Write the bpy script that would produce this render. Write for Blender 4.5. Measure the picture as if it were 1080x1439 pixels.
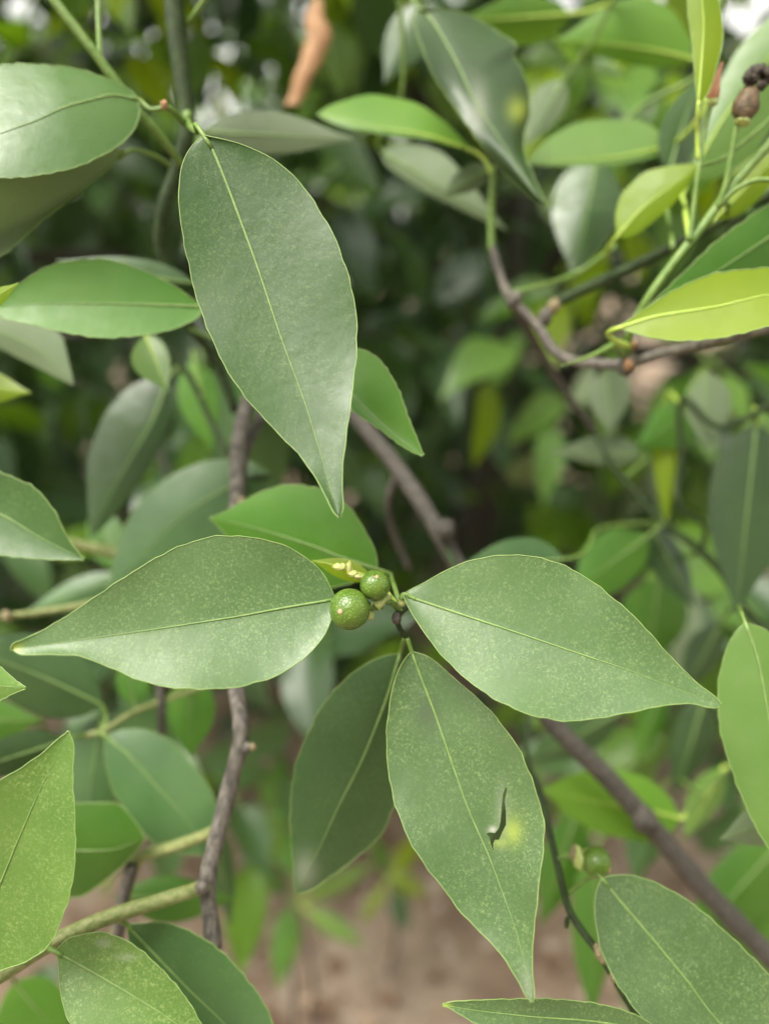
import bpy, math, random
import numpy as np
from mathutils import Vector, Quaternion, Matrix, noise as mnoise
from mathutils.geometry import delaunay_2d_cdt
S = bpy.context.scene
for o in list(bpy.data.objects): bpy.data.objects.remove(o)
random.seed(7); rng = np.random.default_rng(7)

# ------------------------------------------------------------------ camera, sky, sun, exposure
PITCH = math.radians(20.0); CAMZ = 1.0
LENS = 26.0; IW, IH = 1080.0, 1439.0; F = LENS / 36.0 * IH
cam_d = bpy.data.cameras.new('camera'); cam = bpy.data.objects.new('camera', cam_d)
S.collection.objects.link(cam); S.camera = cam
cam.location = (0, 0, CAMZ); cam.rotation_euler = (math.pi / 2 - PITCH, 0, 0)
cam_d.lens = LENS; cam_d.sensor_width = 36; cam_d.sensor_fit = 'AUTO'
cam_d.clip_start = 0.01; cam_d.clip_end = 500
cam_d.dof.use_dof = True; cam_d.dof.focus_distance = 0.203; cam_d.dof.aperture_fstop = 3.9
S.render.resolution_x = 768; S.render.resolution_y = 1024

w = bpy.data.worlds.new('World'); S.world = w; w.use_nodes = True
nt = w.node_tree; bg = nt.nodes['Background']
SUN_EL, SUN_AZ = math.radians(62), math.radians(235)     # azimuth from +Y towards +X
sky = nt.nodes.new('ShaderNodeTexSky'); sky.sky_type = 'NISHITA'; sky.sun_disc = False
sky.sun_elevation = SUN_EL; sky.sun_rotation = SUN_AZ; sky.dust_density = 4.0; sky.air_density = 1.0
hs = nt.nodes.new('ShaderNodeHueSaturation'); hs.inputs['Saturation'].default_value = 0.10
nt.links.new(sky.outputs[0], hs.inputs['Color']); tint = nt.nodes.new('ShaderNodeMix'); tint.data_type = 'RGBA'; tint.blend_type = 'MULTIPLY'; tint.inputs[0].default_value = 1.0
nt.links.new(hs.outputs[0], tint.inputs[6]); tint.inputs[7].default_value = (1.0, .97, .89, 1)      # milky overcast
nt.links.new(tint.outputs[2], bg.inputs['Color'])
bg.inputs['Strength'].default_value = 0.15
sun_d = bpy.data.lights.new('sun', 'SUN'); sun = bpy.data.objects.new('sun', sun_d); S.collection.objects.link(sun)
sun_d.energy = 1.5; sun_d.angle = math.radians(35); sun_d.color = (1.0, 0.96, 0.88)
sdir = Vector((math.sin(SUN_AZ) * math.cos(SUN_EL), math.cos(SUN_AZ) * math.cos(SUN_EL), math.sin(SUN_EL)))
sun.rotation_euler = sdir.to_track_quat('Z', 'Y').to_euler(); sun.location = (0, 0, 6)
S.view_settings.view_transform = 'Standard'; S.view_settings.look = 'None'
S.view_settings.exposure = 1.58; S.view_settings.gamma = 1.0; S.view_settings.use_curve_mapping = False
S.cycles.max_bounces = 6; S.cycles.transmission_bounces = 4; S.cycles.diffuse_bounces = 4; S.cycles.glossy_bounces = 2

# ------------------------------------------------------------------ helpers
CR = np.array([1.0, 0, 0]); CU = np.array([0, math.sin(PITCH), math.cos(PITCH)]); CF = np.array([0, math.cos(PITCH), -math.sin(PITCH)])
C0 = np.array([0, 0, CAMZ])
def P(x, y, d):            # a point of the place: sighted through (x, y) of the photograph, d metres deep
    x, y, d = (np.asarray(k, float)[..., None] for k in (x, y, d))
    return C0 + d * (CF + CR * ((x - IW / 2) / F) - CU * ((y - IH / 2) / F))
def pchip(xs, ys):
    xs = np.asarray(xs, float); ys = np.asarray(ys, float)
    k = np.argsort(xs, kind='stable'); xs, ys = xs[k], ys[k]
    keep = np.concatenate([[True], np.diff(xs) > 1e-4]); xs, ys = xs[keep], ys[keep]
    if len(xs) < 3: return lambda q: np.interp(q, xs, ys)
    h = np.diff(xs); de = np.diff(ys) / h; m = np.zeros_like(xs)
    for i in range(1, len(xs) - 1):
        if de[i - 1] * de[i] > 0:
            w1, w2 = 2 * h[i] + h[i - 1], h[i] + 2 * h[i - 1]
            m[i] = (w1 + w2) / (w1 / de[i - 1] + w2 / de[i])
    m[0], m[-1] = de[0], de[-1]
    def f(q):
        q = np.clip(np.asarray(q, float), xs[0], xs[-1]); i = np.clip(np.searchsorted(xs, q) - 1, 0, len(h) - 1)
        u = (q - xs[i]) / h[i]
        return (ys[i] * (1 + 2 * u) * (1 - u) ** 2 + h[i] * m[i] * u * (1 - u) ** 2 + ys[i + 1] * u * u * (3 - 2 * u) + h[i] * m[i + 1] * u * u * (u - 1))
    return f
def cat(pts, n):           # smooth curve through 3-D points (last column may be a radius)
    pts = np.asarray(pts, float)
    seg = np.r_[0, np.cumsum(np.maximum(np.linalg.norm(np.diff(pts[:, :3], axis=0), axis=1), 1e-6))]
    q = np.linspace(0, seg[-1], n)
    if len(pts) == 2: return np.stack([np.interp(q, seg, pts[:, k]) for k in range(pts.shape[1])], 1)
    tan = np.gradient(pts, seg, axis=0)
    i = np.clip(np.searchsorted(seg, q) - 1, 0, len(seg) - 2); h = (seg[i + 1] - seg[i])[:, None]; u = ((q - seg[i])[:, None]) / h
    return (pts[i] * (1 + 2 * u) * (1 - u) ** 2 + h * tan[i] * u * (1 - u) ** 2 + pts[i + 1] * u * u * (3 - 2 * u) + h * tan[i + 1] * u * u * (u - 1))
def tube(pts, rad, sides=6, cap=True, closed=False):
    pts = np.asarray(pts, float); n = len(pts); rad = np.broadcast_to(np.asarray(rad, float), (n,))
    t = np.gradient(pts, axis=0) if not closed else np.roll(pts, -1, 0) - np.roll(pts, 1, 0)
    t /= np.maximum(np.linalg.norm(t, axis=1), 1e-9)[:, None]
    a = np.array([0, 0, 1.0]) if abs(t[0][2]) < .9 else np.array([1.0, 0, 0])
    V, Fc = [], []
    for i in range(n):
        a = a - t[i] * a.dot(t[i]); a /= max(np.linalg.norm(a), 1e-9); b = np.cross(t[i], a)
        for k in range(sides):
            an = 2 * math.pi * k / sides
            V.append(pts[i] + rad[i] * (a * math.cos(an) + b * math.sin(an)))
    for i in range(n if closed else n - 1):
        j = (i + 1) % n
        for k in range(sides):
            k2 = (k + 1) % sides
            Fc.append((i * sides + k, i * sides + k2, j * sides + k2, j * sides + k))
    if cap and not closed:
        Fc.append(tuple(range(sides - 1, -1, -1))); Fc.append(tuple((n - 1) * sides + k for k in range(sides)))
    return V, Fc
def link(o, parent=None):
    S.collection.objects.link(o)
    if parent is not None: o.parent = parent
    return o
def mesh(name, V, Fc, mats, midx=None, uv=None, blem=None):
    me = bpy.data.meshes.new(name); me.from_pydata([tuple(v) for v in V], [], Fc)
    for m in mats: me.materials.append(m)
    if midx is not None: me.polygons.foreach_set('material_index', midx)
    me.polygons.foreach_set('use_smooth', [True] * len(me.polygons))
    if uv is not None:
        lay = me.uv_layers.new(name='UVMap'); li = np.zeros(len(me.loops), int); me.loops.foreach_get('vertex_index', li)
        lay.data.foreach_set('uv', np.asarray(uv, float)[li].ravel())
    if blem is not None:
        at = me.attributes.new('blemish_sheen', 'FLOAT_COLOR', 'POINT'); at.data.foreach_set('color', np.asarray(blem, float).ravel())
    me.update(); return me
def put(name, V, Fc, mats, parent, origin=None, **kw):   # a mesh object with its own origin under a thing or part
    V = np.asarray(V, float); origin = V.mean(0) if origin is None else np.asarray(origin, float)
    o = bpy.data.objects.new(name, mesh(name, V - origin, Fc, mats if isinstance(mats, list) else [mats], **kw))
    base = np.zeros(3); p = parent
    while p is not None: base = base + np.array(p.location); p = p.parent
    o.location = origin - base
    return link(o, parent)
def thing(name, label, cat_, loc, group=None):
    o = bpy.data.objects.new(name, None); o.empty_display_size = 0.01; o.location = loc
    o['label'] = label; o['category'] = cat_
    if group: o['group'] = group
    return link(o)

# ------------------------------------------------------------------ materials
def newmat(name):
    m = bpy.data.materials.new(name); m.use_nodes = True; n = m.node_tree.nodes; l = m.node_tree.links
    return m, n, l, n['Principled BSDF'], n['Material Output']
def mixc(n, l, fac, a, b, typ='MIX'):
    x = n.new('ShaderNodeMix'); x.data_type = 'RGBA'; x.blend_type = typ
    for s, v in ((x.inputs[0], fac), (x.inputs[6], a), (x.inputs[7], b)):
        if hasattr(v, 'links') or hasattr(v, 'is_linked'): l.new(v, s)
        else: s.default_value = v if not isinstance(v, tuple) else (*v, 1)
    return x.outputs[2]
def math_(n, l, op, a, b=0.0, c=None):
    x = n.new('ShaderNodeMath'); x.operation = op
    for s, v in zip(x.inputs, (a, b, c)):
        if v is None: continue
        if hasattr(v, 'is_linked'): l.new(v, s)
        else: s.default_value = v
    return x.outputs[0]
def ramp(n, l, v, lo, hi, a=0.0, b=1.0):
    x = n.new('ShaderNodeMapRange'); x.interpolation_type = 'SMOOTHSTEP'; l.new(v, x.inputs[0])
    for k, q in zip((1, 2, 3, 4), (lo, hi, a, b)): x.inputs[k].default_value = q
    return x.outputs[0]
def noise_(n, l, vec, scale, detail=2.0, rough=.5, w=None, dist=0.0):
    x = n.new('ShaderNodeTexNoise'); x.noise_dimensions = '4D' if w is not None else '3D'
    l.new(vec, x.inputs['Vector']); x.inputs['Scale'].default_value = scale; x.inputs['Detail'].default_value = detail
    x.inputs['Roughness'].default_value = rough; x.inputs['Distortion'].default_value = dist
    if w is not None: l.new(w, x.inputs['W'])
    return x.outputs['Fac']
def leafmat(name, c1, c2, trans, tf, rough=.42, fleck=.0, fleckc=(.3, .42, .13), spec=.5, vein=.045, bump=.25):
    m, n, l, b, out = newmat(name)
    tc = n.new('ShaderNodeTexCoord'); oi = n.new('ShaderNodeObjectInfo'); ob = tc.outputs['Object']
    rw = math_(n, l, 'MULTIPLY', oi.outputs['Random'], 37.0)
    big = noise_(n, l, ob, 30, 3, .55, rw)
    col = mixc(n, l, ramp(n, l, big, .3, .7), c1, c2)
    var = n.new('ShaderNodeHueSaturation'); l.new(col, var.inputs['Color'])
    var.inputs['Value'].default_value = 1; l.new(ramp(n, l, oi.outputs['Random'], 0, 1, .82, 1.2), var.inputs['Value']); col = var.outputs[0]
    # side veins from the leaf's own coordinates (u along, v across)
    sp = n.new('ShaderNodeSeparateXYZ'); l.new(tc.outputs['UV'], sp.inputs[0])
    av = math_(n, l, 'ABSOLUTE', sp.outputs[1])
    wob = noise_(n, l, ob, 90, 2, .5, rw)
    u = math_(n, l, 'ADD', math_(n, l, 'MULTIPLY', sp.outputs[0], 11.0), math_(n, l, 'ADD', math_(n, l, 'MULTIPLY', av, -1.7), math_(n, l, 'MULTIPLY', wob, 0.9)))
    pp = math_(n, l, 'PINGPONG', u, 0.5)
    vl = math_(n, l, 'MULTIPLY', ramp(n, l, pp, .0, .06, 1, 0), ramp(n, l, av, .55, .9, 1, 0))
    patch = noise_(n, l, ob, 70, 3, .6, rw)
    vl = math_(n, l, 'MULTIPLY', vl, ramp(n, l, patch, .35, .65, .15, 1))
    col = mixc(n, l, math_(n, l, 'MULTIPLY', vl, vein), col, fleckc)
    fine = noise_(n, l, ob, 1500, 5, .75, rw, .8)
    if fleck > 0:
        pm = ramp(n, l, noise_(n, l, ob, 85, 4, .6, rw),   .32, .6, .25, 1)
        fl = math_(n, l, 'MULTIPLY', ramp(n, l, fine, .49, .63), math_(n, l, 'MULTIPLY', pm, fleck))
        col = mixc(n, l, fl, col, fleckc)
    at = n.new('ShaderNodeAttribute'); at.attribute_name = 'blemish_sheen'; sb = n.new('ShaderNodeSeparateColor'); l.new(at.outputs['Color'], sb.inputs[0])  # leaf marks, and the sheen painted on the torn leaf's tip
    col = mixc(n, l, sb.outputs[0], col, (.38, .46, .06)); col = mixc(n, l, sb.outputs[1], col, (.035, .03, .03)); col = mixc(n, l, sb.outputs[2], col, (.42, .42, .36))
    l.new(col, b.inputs['Base Color']); b.inputs['Specular IOR Level'].default_value = spec
    l.new(ramp(n, l, noise_(n, l, ob, 160, 4, .6, rw), .3, .7, rough - .07, rough + .09), b.inputs['Roughness'])
    bp = n.new('ShaderNodeBump'); bp.inputs['Distance'].default_value = .0004; bp.inputs['Strength'].default_value = bump
    hsum = math_(n, l, 'ADD', math_(n, l, 'MULTIPLY', fine, .35), math_(n, l, 'ADD', math_(n, l, 'MULTIPLY', vl, -.10), math_(n, l, 'MULTIPLY', noise_(n, l, ob, 240, 2, .5, rw), 1.3)))
    l.new(hsum, bp.inputs['Height']); l.new(bp.outputs[0], b.inputs['Normal'])
    tr = n.new('ShaderNodeBsdfTranslucent'); l.new(mixc(n, l, .35, trans, col), tr.inputs['Color'])
    ms = n.new('ShaderNodeMixShader'); ms.inputs[0].default_value = tf
    l.new(b.outputs[0], ms.inputs[1]); l.new(tr.outputs[0], ms.inputs[2]); l.new(ms.outputs[0], out.inputs['Surface'])
    return m
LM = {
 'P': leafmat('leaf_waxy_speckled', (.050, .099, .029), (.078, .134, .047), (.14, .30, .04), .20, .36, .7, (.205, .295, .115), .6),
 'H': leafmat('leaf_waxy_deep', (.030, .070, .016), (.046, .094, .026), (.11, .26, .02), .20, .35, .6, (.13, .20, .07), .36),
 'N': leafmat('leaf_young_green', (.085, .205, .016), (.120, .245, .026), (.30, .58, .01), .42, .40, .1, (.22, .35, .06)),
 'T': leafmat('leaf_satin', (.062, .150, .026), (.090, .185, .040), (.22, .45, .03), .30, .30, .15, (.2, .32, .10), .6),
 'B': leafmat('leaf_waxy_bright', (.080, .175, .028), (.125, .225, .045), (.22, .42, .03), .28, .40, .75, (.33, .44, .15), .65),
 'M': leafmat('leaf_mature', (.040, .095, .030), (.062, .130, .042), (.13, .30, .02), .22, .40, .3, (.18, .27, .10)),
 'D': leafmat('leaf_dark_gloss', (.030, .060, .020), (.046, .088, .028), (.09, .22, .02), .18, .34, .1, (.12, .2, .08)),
 'G': leafmat('leaf_green', (.050, .150, .014), (.080, .190, .022), (.17, .42, .01), .32, .40, .2, (.17, .30, .06)),
 'F': leafmat('leaf_fresh', (.165, .265, .008), (.215, .315, .014), (.58, .72, .005), .55, .42, .08, (.26, .38, .05)),
 'L': leafmat('leaf_light', (.110, .215, .045), (.150, .260, .065), (.28, .50, .04), .35, .36, .1, (.26, .38, .12)),
 'U': leafmat('leaf_underside', (.115, .160, .085), (.145, .190, .105), (.16, .30, .03), .22, .55, .25, (.22, .28, .16), .4),
}
def leafsimple(name, c1, c2, trans, tf, rough=.4):      # leaves too deep and blurred to show grain
    m, n, l, b, out = newmat(name); oi = n.new('ShaderNodeObjectInfo'); ge = n.new('ShaderNodeNewGeometry')
    rnd = math_(n, l, 'FRACT', math_(n, l, 'ADD', oi.outputs['Random'], ge.outputs['Random Per Island']))
    col = mixc(n, l, rnd, c1, c2); l.new(col, b.inputs['Base Color']); b.inputs['Roughness'].default_value = rough
    tr = n.new('ShaderNodeBsdfTranslucent'); tr.inputs['Color'].default_value = (*trans, 1)
    ms = n.new('ShaderNodeMixShader'); ms.inputs[0].default_value = tf
    l.new(b.outputs[0], ms.inputs[1]); l.new(tr.outputs[0], ms.inputs[2]); l.new(ms.outputs[0], out.inputs['Surface'])
    return m
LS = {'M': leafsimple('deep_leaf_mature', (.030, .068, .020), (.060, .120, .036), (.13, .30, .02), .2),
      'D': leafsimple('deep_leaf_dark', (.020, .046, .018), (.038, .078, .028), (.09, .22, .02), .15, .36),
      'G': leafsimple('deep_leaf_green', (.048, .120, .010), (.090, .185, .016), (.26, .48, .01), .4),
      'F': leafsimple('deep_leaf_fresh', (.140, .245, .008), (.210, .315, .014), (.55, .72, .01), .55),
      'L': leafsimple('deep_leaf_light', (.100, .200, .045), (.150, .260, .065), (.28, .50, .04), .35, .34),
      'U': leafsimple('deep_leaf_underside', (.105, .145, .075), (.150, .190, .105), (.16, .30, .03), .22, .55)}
def plain(name, c1, c2, scale, rough=.6, bump=0.0, bscale=None, detail=4, stretch=None, spec=.5, dist=.001):
    m, n, l, b, out = newmat(name); tc = n.new('ShaderNodeTexCoord'); v = tc.outputs['Object']
    if stretch:
        mp = n.new('ShaderNodeMapping'); l.new(v, mp.inputs[0]); mp.inputs['Scale'].default_value = stretch; v = mp.outputs[0]
    f = noise_(n, l, v, scale, detail, .65); l.new(mixc(n, l, ramp(n, l, f, .35, .65), c1, c2), b.inputs['Base Color'])
    b.inputs['Roughness'].default_value = rough; b.inputs['Specular IOR Level'].default_value = spec
    if bump:
        bp = n.new('ShaderNodeBump'); bp.inputs['Distance'].default_value = dist; bp.inputs['Strength'].default_value = bump
        l.new(noise_(n, l, v, bscale or scale, 4, .6), bp.inputs['Height']); l.new(bp.outputs[0], b.inputs['Normal'])
    return m
RIM = plain('leaf_rim', (.15, .235, .065), (.21, .30, .095), 300, .5)
RIB = plain('leaf_midrib', (.125, .20, .055), (.17, .255, .075), 300, .5)
RIBD = plain('leaf_midrib_dull', (.13, .22, .06), (.17, .26, .08), 300, .5)
RIBF = plain('leaf_midrib_fresh', (.32, .45, .06), (.38, .5, .1), 300, .5)
GSTEM = plain('stem_green', (.085, .16, .025), (.14, .22, .045), 350, .5, .3, 500)
DSTEM = plain('stem_dark_green', (.020, .034, .012), (.036, .058, .018), 300, .65, .3, 500, spec=.25)
YSTEM = plain('stem_olive', (.13, .17, .045), (.24, .25, .10), 500, .6, .5, 700)
BARK = plain('bark_grey', (.050, .043, .037), (.16, .142, .122), 420, .8, .9, 700, 6, (1, 1, .22))
BARKD = plain('bark_dark', (.040, .036, .030), (.085, .074, .062), 350, .8, .8, 500, 6)
WOUND = plain('twig_scar', (.30, .15, .07), (.40, .24, .13), 800, .8, .6, 900)
LICHEN = plain('twig_knot', (.20, .17, .09), (.34, .27, .16), 900, .85, .9, 1200)
DRY = plain('dry_leaf', (.36, .19, .09), (.50, .29, .16), 120, .65, .4, 200)
BROWN = plain('withered_fruit', (.055, .035, .016), (.12, .075, .03), 500, .55, .6, 700)
CRUMB = plain('withered_crumbs', (.03, .024, .018), (.075, .06, .04), 900, .8, .8, 900)
PINK = plain('withered_calyx', (.42, .17, .11), (.5, .25, .15), 500, .6, .4, 700)
CALYX = plain('calyx', (.30, .38, .10), (.42, .46, .18), 500, .55, .3, 700)
PORE = plain('style_scar', (.42, .22, .12), (.5, .3, .2), 900, .7)
def fruitmat():
    m, n, l, b, out = newmat('green_fruit'); tc = n.new('ShaderNodeTexCoord'); v = n.new('ShaderNodeTexVoronoi')
    v.inputs['Scale'].default_value = 1500; l.new(tc.outputs['Object'], v.inputs['Vector'])
    f = ramp(n, l, v.outputs['Distance'], .12, .38)
    c = mixc(n, l, f, (.20, .28, .06), (.060, .120, .012)); c = mixc(n, l, ramp(n, l, noise_(n, l, tc.outputs['Object'], 130, 3), .35, .7, 0, .5), c, (.14, .22, .03))
    l.new(c, b.inputs['Base Color']); b.inputs['Roughness'].default_value = .3
    bp = n.new('ShaderNodeBump'); bp.inputs['Distance'].default_value = .0002; bp.inputs['Strength'].default_value = .5
    l.new(v.outputs['Distance'], bp.inputs['Height']); l.new(bp.outputs[0], b.inputs['Normal'])
    b.inputs['Subsurface Weight'].default_value = .15; b.inputs['Subsurface Radius'].default_value = (.002, .003, .001)
    return m
FRUIT = fruitmat()
FLESH = plain('flower_remnant', (.42, .45, .12), (.52, .52, .20), 600, .5)

# ------------------------------------------------------------------ leaf builder
PT = [0, .02, .06, .13, .24, .36, .48, .6, .72, .82, .9, .95, 1.0]
PW = [0, .2, .42, .68, .92, 1.0, .98, .86, .64, .41, .22, .13, .03]
PROF = pchip(PT, PW)
def crv(pts, d0, d1):
    pts = np.asarray(pts, float)
    if pts.shape[1] == 3: return np.array([P(*p) for p in pts])
    k = np.linspace(0, 1, len(pts)); return np.array([P(p[0], p[1], d0 + (d1 - d0) * q) for p, q in zip(pts, k)])
def leaf(th, mat, base, tip, d, w=None, sides=None, mid=None, bow=0, roll=0, fold=12, arch=.02, wave=.0, pet=None,
         petr=None, hi=False, rib=True, ribm=None, ribw=1.0, rim=None, hole=None, blem=None, label=None, sag=0.0, curl=None, name='leaf'):
    """one leaf: base and tip sighted in the photograph, depth d=(at base, at tip); widths in photo pixels turned into metres at that depth"""
    base = np.array(base, float); tip = np.array(tip, float); L = np.linalg.norm(tip - base); e = (tip - base) / L; nn = np.array([e[1], -e[0]])
    d0, d1 = d if isinstance(d, tuple) else (d, d)
    def proj(pts):
        q = np.asarray(pts, float) - base; return q @ e / L, q @ nn
    if mid is not None:
        t_, o_ = proj(mid); mf = pchip(np.r_[0, t_, 1], np.r_[0, o_, 0])
    else: mf = lambda t: 4 * bow * np.asarray(t) * (1 - np.asarray(t))
    if sides is not None:
        fs = []
        for s in sides:
            t_, o_ = proj(s); ok = (t_ > .004) & (t_ < .996); o_, t_ = o_[ok], t_[ok]
            fs.append(pchip(np.r_[0, t_, 1], np.r_[0, o_, 0]))
        if fs[0](.45) < fs[1](.45): fs = fs[::-1]
        af, bf = fs
    else:
        wa, wb = w if isinstance(w, tuple) else (w, w)
        af = lambda t: mf(t) + wa * PROF(t); bf = lambda t: mf(t) - wb * PROF(t)
    nt_, ns = (64, 12) if hi else (22, 6)
    ph = random.random() * 9; ph2 = random.random() * 9
    tipw = 2.2 if hi else 1.5
    def jag(t, k): return (.7 * np.sin(t * 95 + ph + k) + .6 * np.sin(t * 61 + ph2 * k)) * np.clip(4 * t * (1 - t), 0, 1) if hi else 0 * t
    tr_, fr = math.tan(math.radians(roll)), math.tan(math.radians(fold))
    def place(t, o):
        m = mf(t); dd = d0 + (d1 - d0) * t; sc = dd / F; r = o - m
        hw = np.maximum(np.where(r >= 0, af(t) - m, m - bf(t)), 1e-3); s = np.clip(np.abs(r) / hw, 0, 1)
        z = r * sc * tr_ + fr * np.abs(r) * sc * (.45 + .55 * s) - arch * 4 * t * (1 - t) * L * sc + sag * t * t * L * sc
        z = z + wave * L * sc * np.sin(t * 15 + ph + np.sign(r) * 1.3) * s * s
        if curl is not None: z = z + curl(t, r / hw) * L * sc
        qx = base[0] + e[0] * t * L + nn[0] * o; qy = base[1] + e[1] * t * L + nn[1] * o
        return P(qx, qy, dd + z)
    ts = .5 * (1 - np.cos(np.pi * np.linspace(0, 1, nt_ + 1)))
    A = af(ts) + jag(ts, 0); B = bf(ts) + jag(ts, 2); M = mf(ts)
    endw = tipw * np.clip((ts - .7) / .3, 0, 1); A = np.maximum(A, M + endw + .15); B = np.minimum(B, M - endw - .15)
    svals = np.linspace(-1, 1, 2 * ns + 1); nc = len(svals)
    par = []
    for i, t in enumerate(ts):
        for s in svals: par.append((t, M[i] + (s * (A[i] - M[i]) if s >= 0 else -s * (B[i] - M[i])), s))
    faces = [(i * nc + k, i * nc + k + 1, (i + 1) * nc + k + 1, (i + 1) * nc + k) for i in range(nt_) for k in range(nc - 1)]
    if hole is not None:
        ht, ho = proj(hole); hp = np.stack([ht * L, ho], 1)
        pts = [Vector((p[0] * L, p[1])) for p in par]; n0 = len(pts); cen = hp.mean(0)
        def inside(x, y):
            c = False; j = len(hp) - 1
            for i2 in range(len(hp)):
                if (hp[i2][1] > y) != (hp[j][1] > y) and x < (hp[j][0] - hp[i2][0]) * (y - hp[i2][1]) / (hp[j][1] - hp[i2][1]) + hp[i2][0]: c = not c
                j = i2
            return c
        extra = [Vector((cen[0] + a, cen[1] + b)) for a in np.arange(-62, 63, 3.0) for b in np.arange(-24, 25, 3.0)]
        pts = [p for p in pts] + extra + [Vector(p) for p in hp]
        hs_ = len(pts) - len(hp)
        edges = [(hs_ + k, hs_ + (k + 1) % len(hp)) for k in range(len(hp))]
        ring = [i * nc for i in range(nt_ + 1)] + [i * nc + nc - 1 for i in range(nt_, -1, -1)]
        edges += [(ring[k], ring[(k + 1) % len(ring)]) for k in range(len(ring))]
        vv, _, ff, _, _, _ = delaunay_2d_cdt(pts, edges, [], 0, 1e-5)
        par = []
        for p in vv:
            t = min(max(p[0] / L, 0), 1); m = float(mf(t)); r = p[1] - m
            hw = float(af(t)) - m if r >= 0 else m - float(bf(t)); par.append((t, p[1], float(np.clip(r / max(hw, .5), -1, 1))))
        faces = []
        At = lambda t: np.interp(t, ts, A); Bt = lambda t: np.interp(t, ts, B)
        for f in ff:
            cx = sum(vv[k][0] for k in f) / 3; cy = sum(vv[k][1] for k in f) / 3; t = cx / L
            if inside(cx, cy) or cy > At(t) or cy < Bt(t): continue
            faces.append(tuple(f))
    pa = np.array(par); V = list(place(pa[:, 0], pa[:, 1])); uv = [(t, s) for t, o, s in par]
    bl = None
    if blem is not None:
        bl = []
        for t, o, s in par:
            q = base + e * (t * L) + nn * o; c = [0, 0, 0, 1]
            for (bx, by, rx, ry, ch, amt) in blem:
                c[ch] = max(c[ch], amt * math.exp(-((q[0] - bx) / rx) ** 2 - ((q[1] - by) / ry) ** 2))
            bl.append(c)
    mats = [LM[mat]]; midx = [0] * len(faces)
    if rim is None: rim = hi
    if rim:
        bd = [(ts[i], B[i]) for i in range(nt_ + 1)] + [(ts[i], A[i]) for i in range(nt_, -1, -1)]
        bd = np.array(bd); pts = place(bd[:, 0], bd[:, 1])
        rv, rf = tube(pts, .00016, 5, closed=True); k0 = len(V)
        V += rv; uv += [(.5, .5)] * len(rv); faces += [tuple(k + k0 for k in f) for f in rf]; midx += [1] * len(rf); mats.append(RIM)
        if bl is not None: bl += [[0, 0, 0, 1]] * len(rv)
    b3 = place(np.float64(0), np.float64(0))
    o = put(name, V, faces, mats, th, b3, midx=midx, uv=uv, blem=bl)
    if label: o['label'] = label
    rm = ribm or {'F': RIBF, 'L': RIBF, 'M': RIBD, 'D': RIBD, 'U': RIBD, 'G': RIB, 'P': RIB, 'B': RIB, 'H': RIB, 'N': RIBF, 'T': RIB}[mat]
    sc = .5 * (d0 + d1) / F
    if rib:
        tt = np.linspace(0, .97, 26 if hi else 12)
        pts = place(tt, mf(tt)) - CF * (.00002 + .00006 * (1 - tt))[:, None]
        r0 = (2.0 if hi else 2.0) * ribw * sc
        rv, rf = tube(pts, r0 * (1 - tt) ** 1.3 + .00006, 6); put('midrib', rv, rf, rm, o, pts[0])
    if pet is not None:
        pp = crv([tuple(p) for p in pet], d0, d0); pp = np.vstack([pp[::-1], b3, place(np.float64(.04), mf(np.float64(.04)))])[::-1]
        pp = cat(pp, 14); r = (petr or 3.0) * d0 / F
        rv, rf = tube(pp, np.linspace(r * .8, r * 1.15, 14), 7); put('petiole', rv, rf, GSTEM if rm is not RIBF else RIBF, o, pp[-1])
    return o
def stem(th, pts, r, mat=GSTEM, d=None, lump=.08, n=None, name='stem', taper=None):
    """twig through sighted points; r = radius in photo pixels (first, last)"""
    r0, r1 = r if isinstance(r, tuple) else (r, r)
    q = np.asarray(pts, float)
    if q.shape[1] == 2: dd = np.linspace(d[0], d[1], len(q)) if isinstance(d, tuple) else np.full(len(q), d); q = np.c_[q, dd]
    W = np.array([P(*p) for p in q]); rr = np.linspace(r0, r1, len(q)) * q[:, 2] / F
    n = n or max(10, 8 * len(q)); c = cat(np.c_[W, rr], n)
    k = 1 + lump * np.array([mnoise.noise(Vector(p[:3]) * 140) for p in c])
    V, Fc = tube(c[:, :3], np.maximum(c[:, 3], .0003) * k, 10)
    return put(name, V, Fc, mat, th, c[0, :3])
def blob(th, name, c, r, mat, sq=(1, 1, 1), seed=0, amp=0.0, freq=3, axis=None, ns=24, nr=14, shape=None, origin=None):
    """lathe-like solid round an axis; shape(v) gives the radius factor from v=0 (bottom) to 1 (top)"""
    ax = Vector(axis if axis is not None else (0, 0, 1)).normalized(); qn = Vector((0, 0, 1)).rotation_difference(ax)
    V, Fc = [], []
    for i in range(nr + 1):
        v = i / nr; th_ = math.pi * v
        for k in range(ns):
            a = 2 * math.pi * k / ns; rad = math.sin(th_) * (shape(v) if shape else 1)
            p = Vector((math.cos(a) * rad * sq[0], math.sin(a) * rad * sq[1], -math.cos(th_) * sq[2]))
            if amp: p *= 1 + amp * mnoise.noise(p * freq + Vector((seed, 0, 0)))
            V.append(np.array(c) + r * np.array(qn @ p))
    for i in range(nr):
        for k in range(ns): k2 = (k + 1) % ns; Fc.append((i * ns + k, i * ns + k2, (i + 1) * ns + k2, (i + 1) * ns + k))
    return put(name, V, Fc, mat, th, origin if origin is not None else c)
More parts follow.
